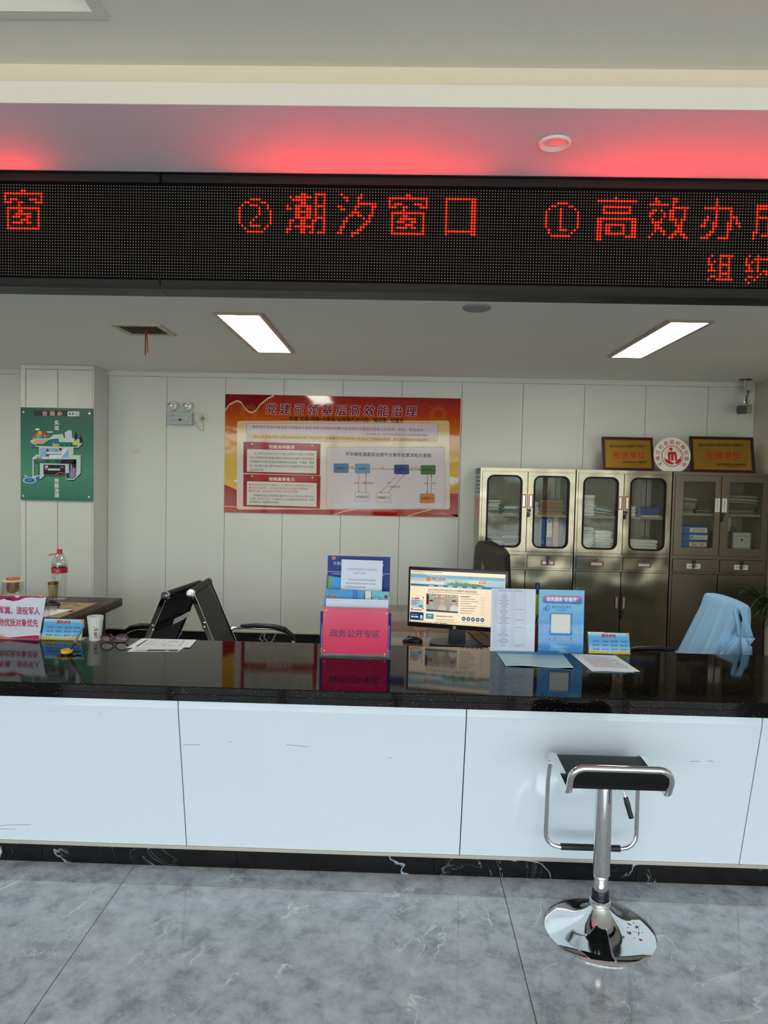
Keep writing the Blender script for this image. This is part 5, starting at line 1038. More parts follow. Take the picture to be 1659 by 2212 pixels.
f = MB(); f.tube([(0, -.018, -.026), (.006, -.016, -.06), (.012, -.01, -.1), (.004, -.006, -.12), (-.02, -.004, -.112), (-.045, -.006, -.08), (-.06, -.02, -.045), (-.078, -.03, -.04)], .0022, mat('plug_grey', (150, 150, 146), .5), 8); f.build('cable', t)
f = MB(); f.box(-.032, -.006, -.0135, .032, 0, .0135, mat('plate_white', (206, 206, 200), .4), .002); o = f.build('wall_plate', None, 40); o.location = (-2.335, 6.199, 1.868); tag(o, 'small blank white plate low on the back wall below the emergency light', 'wall plate')
t = thing('security_camera', 'white bullet security camera with black face hanging from the ceiling in the right corner', 'security camera', (2.845, 6.02, 2.5586))
GW_ = mat('camera_white', (190, 186, 170), .45)
f = MB(); f.lathe([(0, -.004), (.05, -.004), (.052, 0)], mat('mount_dark', (60, 60, 56), .5), n=28); f.build('mount_plate', t)
f = MB(); f.cyl((0, 0, -.004), (0, 0, -.2), .011, CHROME, n=14); f.build('stem', t)
f = MB(); f.box(-.035, -.01, -.225, .012, .014, -.195, GW_, .004); f.build('joint', t, 40)
f = MB(); f.M = Matrix.Translation((-.02, -.04, -.255)) @ Matrix.Rotation(-.62, 4, 'Z') @ Matrix.Rotation(.1, 4, 'X') @ Matrix.Rotation(PI/2, 4, 'X'); f.prism(rrect(-.04, -.036, .04, .036, .016, 4), -.12, .09, GW_); MM = f.M; b_ = f.build('camera_body', t, 40)
f = MB(); f.M = MM; f.prism(rrect(-.039, -.035, .039, .035, .016, 4), .09, .094, BLACKP); f.build('lens_face', b_, 40)
f = MB(); f.M = MM; f.prism([(-.044, .037), (.044, .037), (.044, .041), (-.044, .041)], -.14, .11, GW_); f.build('sun_shield', b_, 0)
f = MB(); f.tube([(0.03, .0, -.09), (.02, -.01, -.13), (.012, -.012, -.17), (.03, .01, -.22)], .004, BLACKP, 8); f.build('cable', t)
f = MB(); f.box(.02, -.02, -.1, .085, .04, -.012, mat('junction_white', (180, 176, 160), .5), .004); o = f.build('junction_box', None, 40); o.location = (2.845, 6.06, 2.5586); tag(o, 'pale junction box on the ceiling behind the security camera', 'junction box')
# ================================================================ left desk and the things on it
t = thing('desk', 'dark walnut office desk at the left behind the worktop', 'desk', (-3.0, 4.68, 0))
b = MB(); b.box(-1.0, -.42, .70, 1.0, .4, .76, DESKW, .012, 3); b.build('desktop', t, 40)
b = MB(); b.box(.84, -.34, 0, .9, .34, .70, DESKW); b.build('side_panel', t, 0)
b = MB(); b.box(-.9, -.34, 0, -.84, .34, .70, DESKW); b.build('side_panel', t, 0)
b = MB(); b.box(-.84, .26, .1, .84, .29, .70, DESKW); b.build('back_panel', t, 0)
DT = .7603
def art_ink(q):
    q.rect(0, 0, 1, 1, (150, 128, 96), 1); q.rect(.02, .03, .98, .97, (166, 146, 112), 2)
    for k in range(16):
        x_, y_ = random.uniform(.45, .95), random.uniform(.3, .9); q.poly([(x_+random.uniform(-.1, .1), y_+random.uniform(-.06, .06)) for _ in range(4)], (46, 44, 42), 3)
    q.path([(.5, .8), (.62, .7), (.72, .75), (.8, .55), (.9, .62)], .015, (50, 46, 44), 4); q.rect(.72, .86, .86, .92, (176, 60, 40), 4); q.rect(.62, .85, .69, .9, (176, 60, 40), 4)
sheet('desk_mat', 'tan desk mat printed with a black ink painting on the walnut desk', 'desk mat', [(-2.85, 4.84), (-2.075, 4.83), (-2.085, 4.30), (-2.85, 4.29)], DT, mat('mat_tan', (150, 128, 96), .5), .002, art_ink)
def art_hand(q):
    for k in range(4): q.dashes(.45, .9, .6-.12*k, .02, (150, 156, 166), 1, unit=.04)
sheet('notepaper', 'white handwritten paper on the desk mat beside the black mouse', 'paper', [(-2.42, 4.57), (-2.125, 4.565), (-2.19, 4.31), (-2.45, 4.305)], DT+.0025, PAPER, .001, art_hand)
def mouse(label, loc, rz, mt):
    t = thing('computer_mouse', label, 'mouse', loc, rz)
    def fn(u, v):
        a = 2*PI*u; r = math.sin(PI/2*v)
        x, y = .058*math.cos(a)*r, .032*math.sin(a)*r*(1+.12*math.cos(2*a))
        return (x, y, .036*math.cos(PI/2*v)**.55*(1-.35*max(0, x/.058)) if v < 1 else 0)
    b = MB(); b.grid(28, 10, fn, mt, True); b.build('shell', t, 60)
    b = MB(); b.cyl((.02, -.003, .03), (.02, .003, .03), .009, mat('wheel_grey', (60, 60, 64), .6), n=14); b.build('scroll_wheel', t)
mouse('black computer mouse on the walnut desk behind the slanted acrylic sign', (-2.33, 4.69, DT+.002), .2, BLACKP)
t = thing('reading_glasses', 'clear thin pair of spectacles lying on the handwritten paper', 'eyeglasses', (-2.27, 4.50, DT+.004), -.05)
PUR = mat('clear_frame', (150, 130, 150), .2)
for s_ in (-1, 1):
    b = MB(); b.tube([(s_*.033+.026*math.cos(2*PI*i/20), .018*math.sin(2*PI*i/20), .006) for i in range(20)], .0016, PUR, 6, True); b.build('rim', t)
    b = MB(); b.tube([(s_*.059, .004, .006), (s_*.055, .03, .004), (-s_*.03, .036, .003)], .0014, PUR, 6); b.build('temple', t)
PET = glassmat('pet_plastic', (244, 248, 246), 2.4, .03); REDC = mat('red_cap', (190, 24, 40), .35)
t = thing('water_bottle', 'large clear plastic water bottle with red cap and red label on the walnut desk', 'bottle', (-2.407, 4.96, DT))
pr = [(0, .006), (.03, .003), (.044, 0), (.05, .008)]
for k in range(9): pr += [(.052, .014+.019*k), (.0485, .022+.019*k)]
pr += [(.052, .186), (.0535, .19), (.0535, .255), (.050, .275), (.040, .30), (.024, .322), (.0165, .332), (.016, .343)]
b = MB(); b.lathe(pr, PET, n=36); b.build('body', t, 60)
b = MB(); b.lathe([(0, .356), (.0155, .356), (.0175, .352), (.0175, .336), (.0185, .330), (.016, .33)], REDC, n=28)
b.build('cap', t, 40)
b = MB(); b.sweep([(.0, -.02, .325), (-.03, -.02, .323), (-.055, -.024, .318), (-.066, -.028, .314)], [(-.004, -.002), (.004, -.002), (.004, .002), (-.004, .002)], (0, 0, 1), REDC); b.lathe([(.0175, .322), (.0205, .324), (.0205, .328), (.0175, .329)], REDC, n=24); b.build('carry_strap', t)
b = MB(); b.lathe([(.0541, .19), (.0541, .228)], mat('label_red', (176, 20, 40), .4), n=36); lb_ = b.build('label', t)
b = MB()
for pts in ([(-.02, .198), (-.004, .198), (-.004, .217), (-.02, .217), (-.02, .198)], [(.002, .2), (.02, .2)], [(.002, .206), (.022, .212)], [(.004, .217), (.02, .205)], [(.01, .198), (.012, .219)], [(-.016, .222), (-.008, .222)]):
    for (xa_, za), (xb_, zb) in zip(pts, pts[1:]):
        f_ = lambda x, z: (.0545*math.sin(x/.0545), -.0545*math.cos(x/.0545), z)
        b.tube([f_(xa_, za), f_((xa_+xb_)/2, (za+zb)/2), f_(xb_, zb)], .0008, mat('label_white', (230, 190, 200), .5), 5)
b.build('label_mark', lb_)
b = MB(); b.lathe([(.0542, .229), (.0542, .250)], glassmat('label_clear', (226, 232, 236), 1.5, .1), n=36); b.build('neck_label', t)
t = thing('drinking_glass', 'small brown-tinted drinking glass in front of the water bottle', 'glass', (-2.398, 4.85, DT))
b = MB(); b.lathe([(0, .004), (.026, .002), (.028, .004), (.0365, .138), (.0355, .139), (.029, .02), (0, .016)], glassmat('tea_glass', (244, 238, 224), 1.5), n=24); b.build('tumbler', t, 40)
b = MB(); b.lathe([(.0345, .122), (.0352, .137)], glassmat('tea_stain', (206, 172, 120), .8), n=24); b.build('tea_stain', t)
t = thing('infuser_cup', 'clear glass tea cup with wooden lid and brown infuser at the far left', 'cup', (-2.765, 5.0, DT))
b = MB(); b.lathe([(0, .003), (.07, .003), (.0725, .01), (.0725, .112), (.071, .112), (.071, .014), (0, .01)], glassmat('cup_glass', (248, 249, 248), 2.2), n=36); b.build('glass', t, 40)
b = MB(); b.lathe([(0, .112), (.076, .1125), (.078, .118), (.05, .1235), (0, .124)], mat('lid_cream', (222, 204, 162), .5), n=36)
b.build('lid', t, 40)
b = MB(); b.lathe([(.044, .1235), (.0445, .136), (.042, .138), (0, .138)], mat('lid_pink', (202, 104, 100), .5), n=30); b.build('lid_knob', t, 40)
b = MB(); b.lathe([(.05, .112), (.04, .1), (.036, .085), (.036, .055), (.03, .036), (.016, .026), (0, .024)], mat('infuser_brown', (156, 112, 72), .4), n=30)
for k in range(14): a = 2*PI*k/14; b.tube([(.0365*math.cos(a), .0365*math.sin(a), .085), (.0367*math.cos(a), .0367*math.sin(a), .055), (.031*math.cos(a), .031*math.sin(a), .036)], .0022, mat('infuser_dark', (104, 70, 42), .4), 6)
b.build('infuser', t, 40)
def cloth_fn(u, v):
    x, y = (u-.5)*.26, (v-.5)*.12
    return (x, y, .006+.012*math.sin(PI*v)*(.6+.5*math.sin(7*u+1))+.004*math.sin(19*u+5*v))
b = MB(); b.grid(30, 14, cloth_fn, mat('cream_cloth', (224, 212, 168), .85)); o = b.build('cleaning_cloth', None, 60, .006); o.location = (-2.64, 4.92, DT); tag(o, 'pale yellow folded cloth on the desk beside the infuser cup', 'cloth')
# ================================================================ monitor desk behind the worktop
t = thing('desk', 'glossy brown staff desk carrying the monitor behind the worktop', 'desk', (.31, 3.575, 0))
b = MB(); b.box(-.64, 0, .70, .66, .70, .74, DESKB, .004); b.box(-.64, .704, .70, .66, 1.62, .74, DESKB, .004); b.build('desktop', t, 40)
for x_ in (-.6, .62):
    b = MB(); b.box(x_-.015, .03, 0, x_+.015, 1.58, .70, DESKB); b.build('side_panel', t, 0)
b = MB(); b.lathe([(0, .001), (.03, .001), (.033, .003), (.04, .003), (.042, 0)], mat('grommet_gold', (176, 132, 76), .3, .7), c=(-.165, .78, .74), n=28); b.build('cable_grommet', t, 40)
ST = .7403
mouse('black computer mouse on the brown desk between the brochure rack and monitor', (.085, 3.98, ST), PI*.95, BLACKP)
t = thing('monitor', 'black monitor showing a government web page, on the brown desk', 'monitor', (.325, 3.925, ST), -.214)
MW, MH, mz = .555, .338, .092
DKB = mat('bezel_black', (24, 27, 36), .3)
b = MB(); b.box(-MW/2, .0, mz, MW/2, .03, mz+MH, DKB, .004); b.box(-.17, .03, mz+.06, .17, .055, mz+MH-.07, BLACKP, .006); b.build('housing', t, 40)
sm = quad_map((255, 157), (1505, 225), (1490, 1012), (222, 918), MW, MH)
p = Print(sm, .25, .62, .0002); p.M = FRONT(-MW/2, -.0006, mz)
CRM = (250, 226, 196)
p.poly([(282, 198), (1470, 262), (1452, 950), (250, 858)], CRM, 1)
p.poly([(281, 245), (1466, 308), (1463, 325), (280, 262)], (120, 160, 176), 2); p.poly([(280, 250), (1464, 315), (1458, 465), (277, 398)], (172, 192, 196), 2); p.poly([(280, 250), (1464, 312), (1463, 350), (279, 290)], (126, 166, 182), 3); p.poly([(279, 330), (700, 350), (700, 392), (278, 370)], (214, 214, 200), 3); p.poly([(278, 370), (1459, 432), (1458, 462), (277, 398)], (56, 112, 142), 4)
p.poly([(720, 385), (800, 360), (900, 362), (1000, 372), (1130, 385), (1230, 415), (1200, 418), (900, 402)], (96, 134, 84), 5)
for k in range(22):
    x_ = 760+20*k+random.uniform(-5, 5); h_ = random.uniform(20, 55)*(1 if k > 2 else .5); y_ = 372+(x_-720)*.045; p.rect(x_-6, y_-h_, x_+6, y_, random.choice([(206, 200, 192), (180, 176, 176), (220, 206, 190), (110, 150, 170)]), 5)
p.rect(1060, 350, 1140, 376, (246, 226, 200), 6); p.rect(1140, 352, 1228, 380, (226, 104, 70), 6); p.dashes(1152, 1216, 366, 8, (250, 220, 200), 7); p.dashes(1070, 1130, 362, 8, (206, 110, 90), 7)
p.rr(488, 290, 532, 345, 12, (214, 60, 40), 6); p.ell(510, 312, 11, 10, (236, 190, 70), 7, 10); p.rect(494, 326, 526, 342, (226, 150, 50), 7)
p.text('文峰区人民政府网', 635, 318, 32, (176, 40, 80), 6, wd=178, slope=.055, bold=.02); p.dashes(590, 680, 340, 6, (90, 110, 130), 6, slope=.05)
for k in range(6): p.dashes(512+121*k, 575+121*k, 398+6.6*k, 11, (206, 222, 226), 6, slope=.055)
p.dashes(295, 690, 214, 8, (120, 100, 84), 2, slope=.05); p.dashes(295, 460, 236, 6, (150, 130, 110), 2, slope=.05); p.dashes(500, 660, 270, 5, (200, 220, 226), 6, slope=.05); p.dashes(1020, 1080, 298, 6, (90, 110, 120), 6, slope=.05)
p.text('2026年河南省(安阳市)事业单位公开招聘联考文峰区岗位面试…', 820, 466, 34, (60, 70, 84), 6, wd=640, slope=.055, bold=.01); p.dashes(490, 1150, 478, 7, (110, 100, 96), 6, slope=.055)
p.poly([(480, 498), (888, 524), (882, 754), (474, 726)], (158, 150, 134), 6); p.poly([(480, 498), (888, 524), (886, 575), (479, 550)], (176, 166, 150), 7); p.poly([(476, 700), (883, 735), (882, 754), (474, 726)], (60, 54, 50), 9)
for x_, y_, w_, h_ in ((500, 500, 70, 30), (590, 510, 48, 50), (652, 512, 82, 50), (762, 518, 82, 34)): p.rect(x_, y_, x_+w_, y_+h_, (96, 70, 56), 8); p.rect(x_+6, y_+5, x_+w_-6, y_+h_-5, (196, 176, 160), 9)
for x_, y_, c_, hc in ((540, 610, (150, 166, 170), (52, 40, 36)), (680, 608, (190, 176, 156), (190, 160, 140)), (832, 616, (206, 200, 196), (44, 36, 36))):
    p.poly([(x_-58, 708+(x_-540)*.06), (x_-50, y_+60), (x_-18, y_+36), (x_+22, y_+36), (x_+48, y_+64), (x_+52, 716+(x_-540)*.06)], c_, 8); p.ell(x_, y_+8, 24, 32, (196, 150, 122), 9, 14); p.poly([(x_-27, y_), (x_-22, y_-24), (x_, y_-31), (x_+24, y_-22), (x_+28, y_-2), (x_+14, y_-10), (x_-14, y_-10)], hc, 10)
p.poly([(480, 500), (515, 502), (505, 640), (476, 640)], (52, 44, 40), 8)
for k in range(8): p.dashes(912, 912+random.uniform(130, 230), 540+30*k, 8 if k else 12, (120, 104, 92) if k else (70, 84, 100), 6, slope=.045); p.dashes(1168, 1216, 562+30*k, 6, (170, 150, 130), 6, slope=.03)
p.poly([(283, 545), (448, 556), (440, 690), (276, 678)], (186, 196, 196), 6); p.poly([(283, 545), (448, 556), (446, 578), (282, 568)], CRM, 7); p.rr(322, 552, 388, 570, 8, (206, 60, 60), 8); p.dashes(285, 320, 558, 9, (120, 40, 40), 8)
for y_ in (586, 602, 618, 636): p.dashes(282, 282+random.uniform(60, 140), y_, 8, (60, 100, 146), 8, slope=.06)
p.rr(378, 644, 432, 678, 6, (60, 156, 180), 8); p.ell(440, 552, 10, 9, (70, 60, 56), 8, 10); p.ell(434, 691, 8, 8, (70, 60, 56), 8, 10); p.ell(290, 698, 15, 14, (206, 84, 56), 7, 12); p.dashes(310, 425, 706, 12, (96, 84, 76), 7, slope=.06)
p.poly([(263, 730), (440, 742), (436, 845), (258, 832)], (24, 56, 110), 7); p.dashes(280, 360, 764, 8, (120, 150, 200), 8, slope=.06); p.dashes(276, 370, 792, 18, (220, 226, 236), 8, unit=14, slope=.06); p.ell(410, 812, 20, 22, (90, 196, 190), 8, 12); p.ell(410, 788, 15, 12, (230, 240, 240), 9, 12)
p.poly([(470, 754), (572, 760), (570, 828), (468, 822)], (70, 142, 170), 7); p.dashes(495, 545, 784, 12, (170, 214, 226), 8); p.dashes(598, 815, 788, 11, (80, 110, 140), 7, slope=.06); p.dashes(600, 830, 832, 7, (130, 114, 100), 7, slope=.05); p.dashes(600, 830, 858, 7, (130, 114, 100), 7, slope=.05); p.dashes(835, 885, 866, 6, (150, 130, 116), 7)
for k in range(5):
    x_, y_ = 953+58.5*k, 825+4.2*k; p.ell(x_, y_, 25, 27, (50, 80, 124), 7, 20); p.rect(x_-9, y_-9, x_+9, y_+9, (214, 214, 206), 8); p.rect(x_-5, y_-4, x_+5, y_+2, (60, 90, 130), 9); p.dashes(x_-22, x_+22, y_+44, 6, (130, 120, 110), 7)
p.poly([(251, 838), (1452, 925), (1451, 950), (250, 858)], (226, 210, 170), 7); p.dashes(290, 410, 856, 6, (120, 110, 96), 8, slope=.07); [p.ell(x_, y_, 8, 8, c_, 8, 8) for x_, y_, c_ in ((268, 850, (60, 60, 60)), (460, 864, (206, 140, 60)), (505, 868, (206, 90, 50)), (535, 870, (60, 140, 180)), (660, 880, (40, 110, 130)))]; p.dashes(570, 635, 874, 8, (90, 120, 100), 8, slope=.07); p.dashes(676, 740, 883, 9, (70, 100, 110), 8, slope=.07)
p.build('screen', t, 0)['label'] = 'lit cream and blue web page screen'
p = Print(sm, .3, 0, .0004); p.M = FRONT(-MW/2, -.0006, mz); p.ell(834, 940, 21, 21, (180, 190, 206), 1, 24); p.text('hp', 834, 938, 32, (36, 44, 62), 2, shear=.25, bold=.02); p.build('maker_badge', t, 0)
b = MB(); b.prism([(-.042, mz+.05), (.042, mz+.05), (.048, .012), (-.048, .012)], 0, .03, mat('stand_slate', (46, 52, 66), .35)); b.v = [(x, .03+z, y) for x, y, z in b.v]; b.f = [f_[::-1] for f_ in b.f]; b.build('neck', t, 0)
b = MB(); b.prism(rrect(-.15, -.05, .15, .13, .06, 6), 0, .012, mat('stand_base', (50, 54, 60), .3)); b.build('base', t, 30)
t = thing('cables', 'black cables trailing across the brown desk beneath the monitor', 'cables', (.5, 3.95, ST))
b = MB()
b.tube([(-.10, .08, .06), (-.06, .02, .03), (-.02, -.03, .006), (.05, -.06, .005), (.12, -.02, .005)], .004, BLACKP, 8); b.build('cable', t)
b = MB(); b.tube([(-.06, .1, .075), (0, .05, .05), (.04, .0, .01), (.1, .03, .005), (.14, .1, .005)], .0035, BLACKP, 8); b.build('cable', t)
t = thing('detergent_bottle', 'yellow-green bottle with navy cap standing behind the two tall notices', 'bottle', (.762, 3.90, ST))
b = MB(); b.lathe([(0, 0), (.033, .001), (.036, .008), (.036, .25), (.030, .285), (.016, .305), (.014, .31), (0, .31)], mat('lime_plastic', (176, 206, 44), .3), n=28); b.build('body', t, 50)
b = MB(); b.lathe([(.0363, .10), (.0363, .21)], mat('lime_label', (196, 190, 50), .4), n=28); b.build('label', t)
b = MB(); b.lathe([(.017, .308), (.016, .318), (.012, .368), (0, .37)], mat('navy_cap', (22, 44, 104), .35), n=24); b.build('cap', t, 40)
b = MB(); b.box(-.05, 0, 0, .06, .07, .16, mat('tan_leather', (140, 66, 36), .5), .015, 3); b.tube([(-.03, .03, .155), (-.02, .03, .2), (.03, .03, .2), (.04, .03, .155)], .006, BLACKP, 8); o = b.build('pouch', None, 50); o.location = (.775, 3.80, ST); tag(o, 'small brown leather pouch between the two tall notices, in front of the bottle', 'bag')
# ================================================================ office chairs
def chair(label, loc, rz, group='black sling office chairs'):
    t = thing('office_chair', label, 'chair', (loc[0], loc[1], 0), rz, group)
    wy = .25
    # back sling: from the seat rear (x -.14, z .47) leaning to the head roll (x -.36, z .955)
    spx = [(-.13, .45), (-.165, .50), (-.215, .61), (-.27, .74), (-.315, .85), (-.352, .935)]
    b = MB(); b.M = frame_m((0, 0, 0), (1, 0, 0), (0, 0, 1)); b.M = Matrix(((1, 0, 0, 0), (0, 0, 1, 0), (0, 1, 0, 0), (0, 0, 0, 1)))
    fr = [(x+.008, z) for x, z in spx]; bk = [(x-.008, z) for x, z in spx]
    b.prism(fr+bk[::-1], -wy+.02, wy-.02, LEATHER); b.f = [f_[::-1] for f_ in b.f]; b.M = None
    b.cyl((-.36, -wy+.008, .945), (-.36, wy-.008, .945), .024, LEATHER, n=20); b.build('backrest', t, 40)
    b = MB(); b.box(-.14, -wy+.02, .43, .30, wy-.02, .455, LEATHER, .01); b.cyl((.30, -wy+.02, .443), (.30, wy-.02, .443), .022, LEATHER, n=16); b.build('seat', t, 40)
    for s_ in (-1, 1):
        b = MB(); pts = [(-.36, s_*wy, .945)]+[(x, s_*wy, z) for x, z in spx[::-1]]+[(-.08, s_*wy, .43), (.1, s_*wy, .428), (.31, s_*wy, .436)]
        b.sweep(pts, [(-.006, -.014), (.006, -.014), (.006, .014), (-.006, .014)], (0, 1, 0), CHROME); b.cyl((-.36, s_*(wy-.012), .945), (-.36, s_*(wy+.012), .945), .025, CHROME, n=20); b.cyl((-.36, s_*(wy+.012), .945), (-.36, s_*(wy+.016), .945), .012, CHROME, n=16); b.build('side_frame', t, 40)
        b = MB(); b.tube([(-.225, s_*(wy+.012), .602), (-.2, s_*(wy+.045), .62), (-.12, s_*(wy+.05), .625), (.08, s_*(wy+.05), .62), (.15, s_*(wy+.05), .602), (.2, s_*(wy+.048), .57), (.215, s_*(wy+.04), .52), (.19, s_*(wy+.02), .46), (.18, s_*wy, .432)], .0115, CHROME, 10); ar = b.build('armrest', t)
        b = MB(); b.tube([(-.15, s_*(wy+.05), .632), (-.05, s_*(wy+.05), .637), (.08, s_*(wy+.05), .632), (.15, s_*(wy+.05), .615), (.2, s_*(wy+.048), .575), (.214, s_*(wy+.044), .54)], [.014, .018, .018, .018, .017, .013], BLACKP, 12); b.build('arm_pad', ar)
    b = MB(); b.sweep([(-.285, -wy, .745), (-.292, -wy*.5, .741), (-.294, 0, .74), (-.292, wy*.5, .741), (-.285, wy, .745)], [(-.016, -.006), (.016, -.006), (.016, .006), (-.016, .006)], (0, 0, 1), CHROME)
    for s_ in (-1, 1):
        for dz in (-.012, .014): b.cyl((-.278, s_*(wy-.0), .748+dz), (-.278, s_*(wy+.014), .748+dz), .008, CHROME, n=10)
    b.build('cross_bar', t, 40)
    b = MB(); b.cyl((.05, 0, .1), (.05, 0, .43), .028, BLACKP, n=18); b.box(-.05, -.12, .405, .15, .12, .43, BLACKP); b.build('gas_column', t, 40)
    for k in range(5):
        a = 2*PI*k/5+.3; ca, sa = math.cos(a), math.sin(a)
        b = MB(); b.tube([(.05, 0, .12), (.05+.15*ca, .15*sa, .105), (.05+.28*ca, .28*sa, .08)], [.026, .02, .015], CHROME, 10); lg = b.build('base_leg', t)
        b = MB(); b.cyl((.05+.29*ca-.02*sa, .29*sa+.02*ca, .03), (.05+.29*ca+.02*sa, .29*sa-.02*ca, .03), .03, BLACKP, n=16); b.cyl((.05+.28*ca, .28*sa, .05), (.05+.28*ca, .28*sa, .085), .008, CHROME, n=8); b.build('caster', lg, 40)
    return t
chA = chair('black sling chair with crossbar turned left, its back against the other black chair', (-1.70, 4.425), math.radians(173))
chB = copy_tree(chA); chB.location = (-.91, 4.515, 0); chB.rotation_euler = (0, 0, math.radians(3)); chB['label'] = 'black sling chair turned right, armrest pointing to the brochure rack'
chC = copy_tree(chA); chC.location = (1.575, 4.2, 0); chC.scale = (1, .82, 1); chC.rotation_euler = (0, 0, math.radians(177.6)); chC['label'] = 'black sling chair at the right with the blue jacket hung over its back'
t = thing('executive_chair', 'dark brown padded high-back chair behind the monitor, against the leftmost cabinet', 'chair', (.655, 5.42, 0), -1.15)
BRL = mat('brown_leather', (58, 48, 42), .45)
b = MB(); b.M = Matrix.Rotation(-.12, 4, 'X'); out_ = [(-.17, .46), (-.2, .8), (-.15, 1.16), (-.1, 1.2), (.1, 1.16), (.16, 1.12), (.2, .8), (.17, .46)]
b.M = FRONT(0, 0, 0); b.prism(out_, -.07, .0, BRL); b.prism([(x*.99, z*.998) for x, z in out_], -.12, -.07, BLACKP); b.M = None; b.build('backrest', t, 30)
b = MB(); b.M = FRONT(-.03, -.0005, 1.02); b.prism([(-.02, -.03), (.02, -.035), (.02, .0), (0, .0), (-.01, .03), (-.02, .03)], 0, .001, mat('tag_grey', (126, 124, 118), .6)); b.build('cloth_tag', t, 0)
b = MB(); b.box(-.22, .1, .42, .22, .33, .5, BRL, .03, 3); b.build('seat', t, 50)
for s_ in (-1, 1):
    b = MB(); b.box(s_*.25-.03, .0, .62, s_*.25+.03, .3, .68, BRL, .02, 3); b.box(s_*.25-.02, .1, .45, s_*.25+.02, .16, .63, BLACKP); b.build('armrest', t, 50)
b = MB(); b.cyl((0, .18, .06), (0, .18, .42), .03, BLACKP, n=16)
b.build('gas_column', t)
for k in range(5):
    a = 2*PI*k/5; b = MB(); b.tube([(0, .18, .1), (.2*math.cos(a), .18+.2*math.sin(a), .07), (.24*math.cos(a), .18+.24*math.sin(a), .0)], .018, BLACKP, 8); b.build('base_leg', t)
# blue jacket draped on the right chair
JK = mat('sky_blue_cloth', (146, 190, 230), .8, noise=(40, .03))
t = thing('jacket', 'light blue jacket draped over the back of the right-hand chair', 'jacket', (1.9, 4.2, 0))
jr = [[(1.915, 4.46, .983), (1.92, 4.3, .99), (1.925, 4.12, .986), (1.925, 4.0, .981), (1.93, 3.965, .976), (1.936, 3.962, .97)]]
for z_, xw in ((.917, 1.924), (.85, 1.9386), (.77, 1.9465), (.695, 1.9445), (.60, 1.943)):
    xf = 1.575+.33-.45*(.945-z_); jr.append([(xf, 4.46, z_-.004), (xf-.004, 4.3, z_), (xf-.004, 4.12, z_), (xf-.006, 3.985, z_), (xf+.05, 3.943, z_), (xw, 3.945, z_-.002)])
bo = (1, 1, .9, .6, .18, .02)                                              # the near end is gathered shut
top_ = [[(x+dx*k, y, z+dz) for (x, y, z), k in zip(jr[0], bo)] for dx, dz in ((.035, .008), (.075, -.004), (.085, -.11), (.07, -.3))]
jg = top_[::-1]+jr
def crom(P, t_):
    n = len(P)-1; k = min(int(t_*n), n-1); f = t_*n-k
    p0, p1, p2, p3 = (Vector(P[max(0, min(n, k+d))]) for d in (-1, 0, 1, 2))
    return .5*((2*p1)+(p2-p0)*f+(2*p0-5*p1+4*p2-p3)*f*f+(3*p1-p0-3*p2+p3)*f**3)
def jk(u, v):
    p = crom([crom(r, u) for r in jg], v); w_ = max(0, (v-.42)/.58)*min(1, u*8)*min(1, (1-u)*6)
    d = (1+math.sin(23*u+2.2*w_+1))*.019*w_**.9+(1+math.sin(9*u-3*w_))*.012*w_+sum(.028*a_*max(0, 1-abs(u-(c_+sl*w_))/.035)**1.5 for a_, c_, sl in ((.8, .12, .1), (1, .3, .12), (.7, .45, .2), (1, .62, .05), (.8, .76, -.1)))*w_**.7
    tuck = 0
    return (p.x-1.9-d*.75-tuck, p.y-4.2-d*.65+tuck*.3, p.z)
b = MB(); b.grid(90, 60, jk, JK); b.build('body', t, 80, .005)
def patch(pts, mt, name, y0, k, th=.006):
    b = MB(); n = len(pts); cx = sum(p[0] for p in pts)/n; cz = sum(p[1] for p in pts)/n
    P = []
    for i in range(n):                                                     # soften the outline, dome the middle
        p0, p1 = pts[i], pts[(i+1) % n]; P += [p0, ((p0[0]+p1[0])/2, (p0[1]+p1[1])/2)]
    y0 -= .035; sc_ = y0/3.92; Q = [(x*sc_-1.9, y0+k*(x-1.9)-4.2, 1.65+(z-1.65)*sc_) for x, z in P]; m_ = len(Q)
    b.add(Q, [tuple(range(m_))], mt)
    return b.build(name, t, 60, th)
patch([(1.8453, .9964), (1.8591, 1.0061), (1.8917, 1.0091), (1.9045, .9969), (1.9335, .8936), (1.9507, .8374), (1.8675, .8366), (1.8771, .8504), (1.8786, .8859), (1.8832, .8975), (1.8936, .928), (1.8903, .9466), (1.8747, .9774), (1.8557, .9904)], JK, 'sleeve', 3.915, -.25)
patch([(1.8476, .9956), (1.8342, .9984), (1.8225, .9856), (1.829, .9524), (1.8515, .905), (1.8604, .851), (1.8699, .8355), (1.8795, .8494), (1.881, .8849), (1.8856, .8976), (1.8643, .9408), (1.8581, .9896)], JK, 'cuff', 3.922, .55)
patch([(1.855, .991), (1.8795, .978), (1.896, .9448), (1.899, .926), (1.887, .893), (1.862, .9389)], mat('cuff_shade', (20, 34, 66), .8), 'sleeve_shade', 3.932, .1, .003)  # dark patch painted for the shade inside the sleeve opening
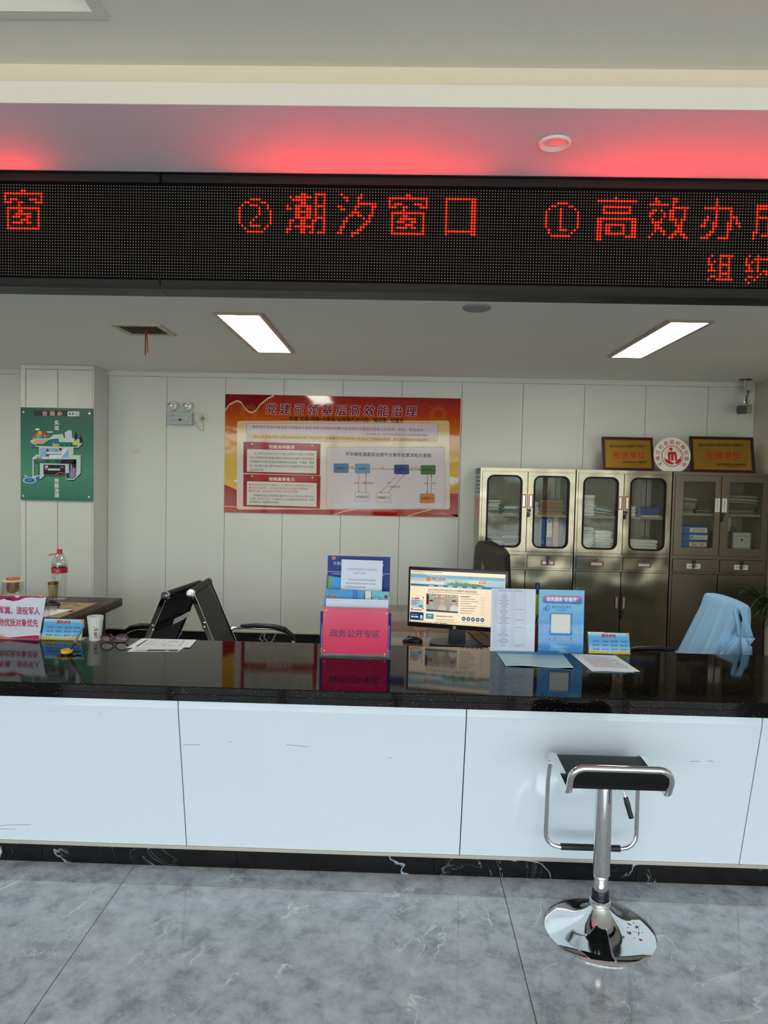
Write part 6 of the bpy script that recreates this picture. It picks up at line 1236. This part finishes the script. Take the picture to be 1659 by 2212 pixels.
patch([(1.9147, .8331), (1.9582, .8336), (1.933, .7889)], JK, 'sleeve_fold', 3.925, -.3)
patch([(1.891, .8306), (1.9219, .8314), (1.9317, .797), (1.9426, .7826), (1.9473, .6984), (1.95, .6), (1.90, .6), (1.903, .6972)], JK, 'front_flap', 3.936, -.45)
# ================================================================ plant at the right edge
t = thing('potted_plant', 'spiky green plant in a tall pale planter at the right edge of the photo', 'plant', (2.83, 5.28, 0))
b = MB(); b.lathe([(0, 0), (.085, 0), (.09, .01), (.105, .66), (.098, .665), (.09, .63), (0, .63)], mat('planter_stone', (172, 172, 156), .6, noise=(8, .06)), n=32); b.build('planter', t, 40)
b = MB(); b.cyl((0, 0, .60), (0, 0, .635), .092, mat('soil', (38, 28, 22), .9), n=24); b.build('soil', t)
LG = [mat('leaf_green_%d' % i, c_, .4) for i, c_ in enumerate(((38, 66, 24), (54, 86, 30), (28, 52, 22), (84, 104, 40)))]
rng = random.Random(11); b = MB()
for k in range(120):
    az = rng.uniform(0, 2*PI); ln = rng.uniform(.22, .42); rise = rng.uniform(.05, .24); w_ = rng.uniform(.006, .011); drop = rng.uniform(.0, .28)
    base = (rng.gauss(0, .025), rng.gauss(0, .025), .66+rng.uniform(0, .05)); dx, dy = math.cos(az), math.sin(az)
    if base[0]+dx*ln > .16: ln = max(.08, (.16-base[0])/max(dx, .05))
    vs = []
    for i in range(9):
        s_ = i/8; x_ = base[0]+dx*ln*s_; y_ = base[1]+dy*ln*s_; z_ = base[2]+rise*math.sin(PI*s_*.62)*1.2-drop*s_**3
        ww_ = w_*(math.sin(PI*min(1, s_*.9+.12))**.7)*(1-s_**6); vs += [(x_-dy*ww_, y_+dx*ww_, z_+.002), (x_, y_, z_-ww_*.5), (x_+dy*ww_, y_-dx*ww_, z_+.002)]
    fs = []
    for i in range(8): fs += [(3*i, 3*i+1, 3*i+4, 3*i+3), (3*i+1, 3*i+2, 3*i+5, 3*i+4)]
    b.add(vs, fs, LG[3] if rng.random() < .06 else LG[rng.randrange(3)])
b.build('foliage', t, 60)
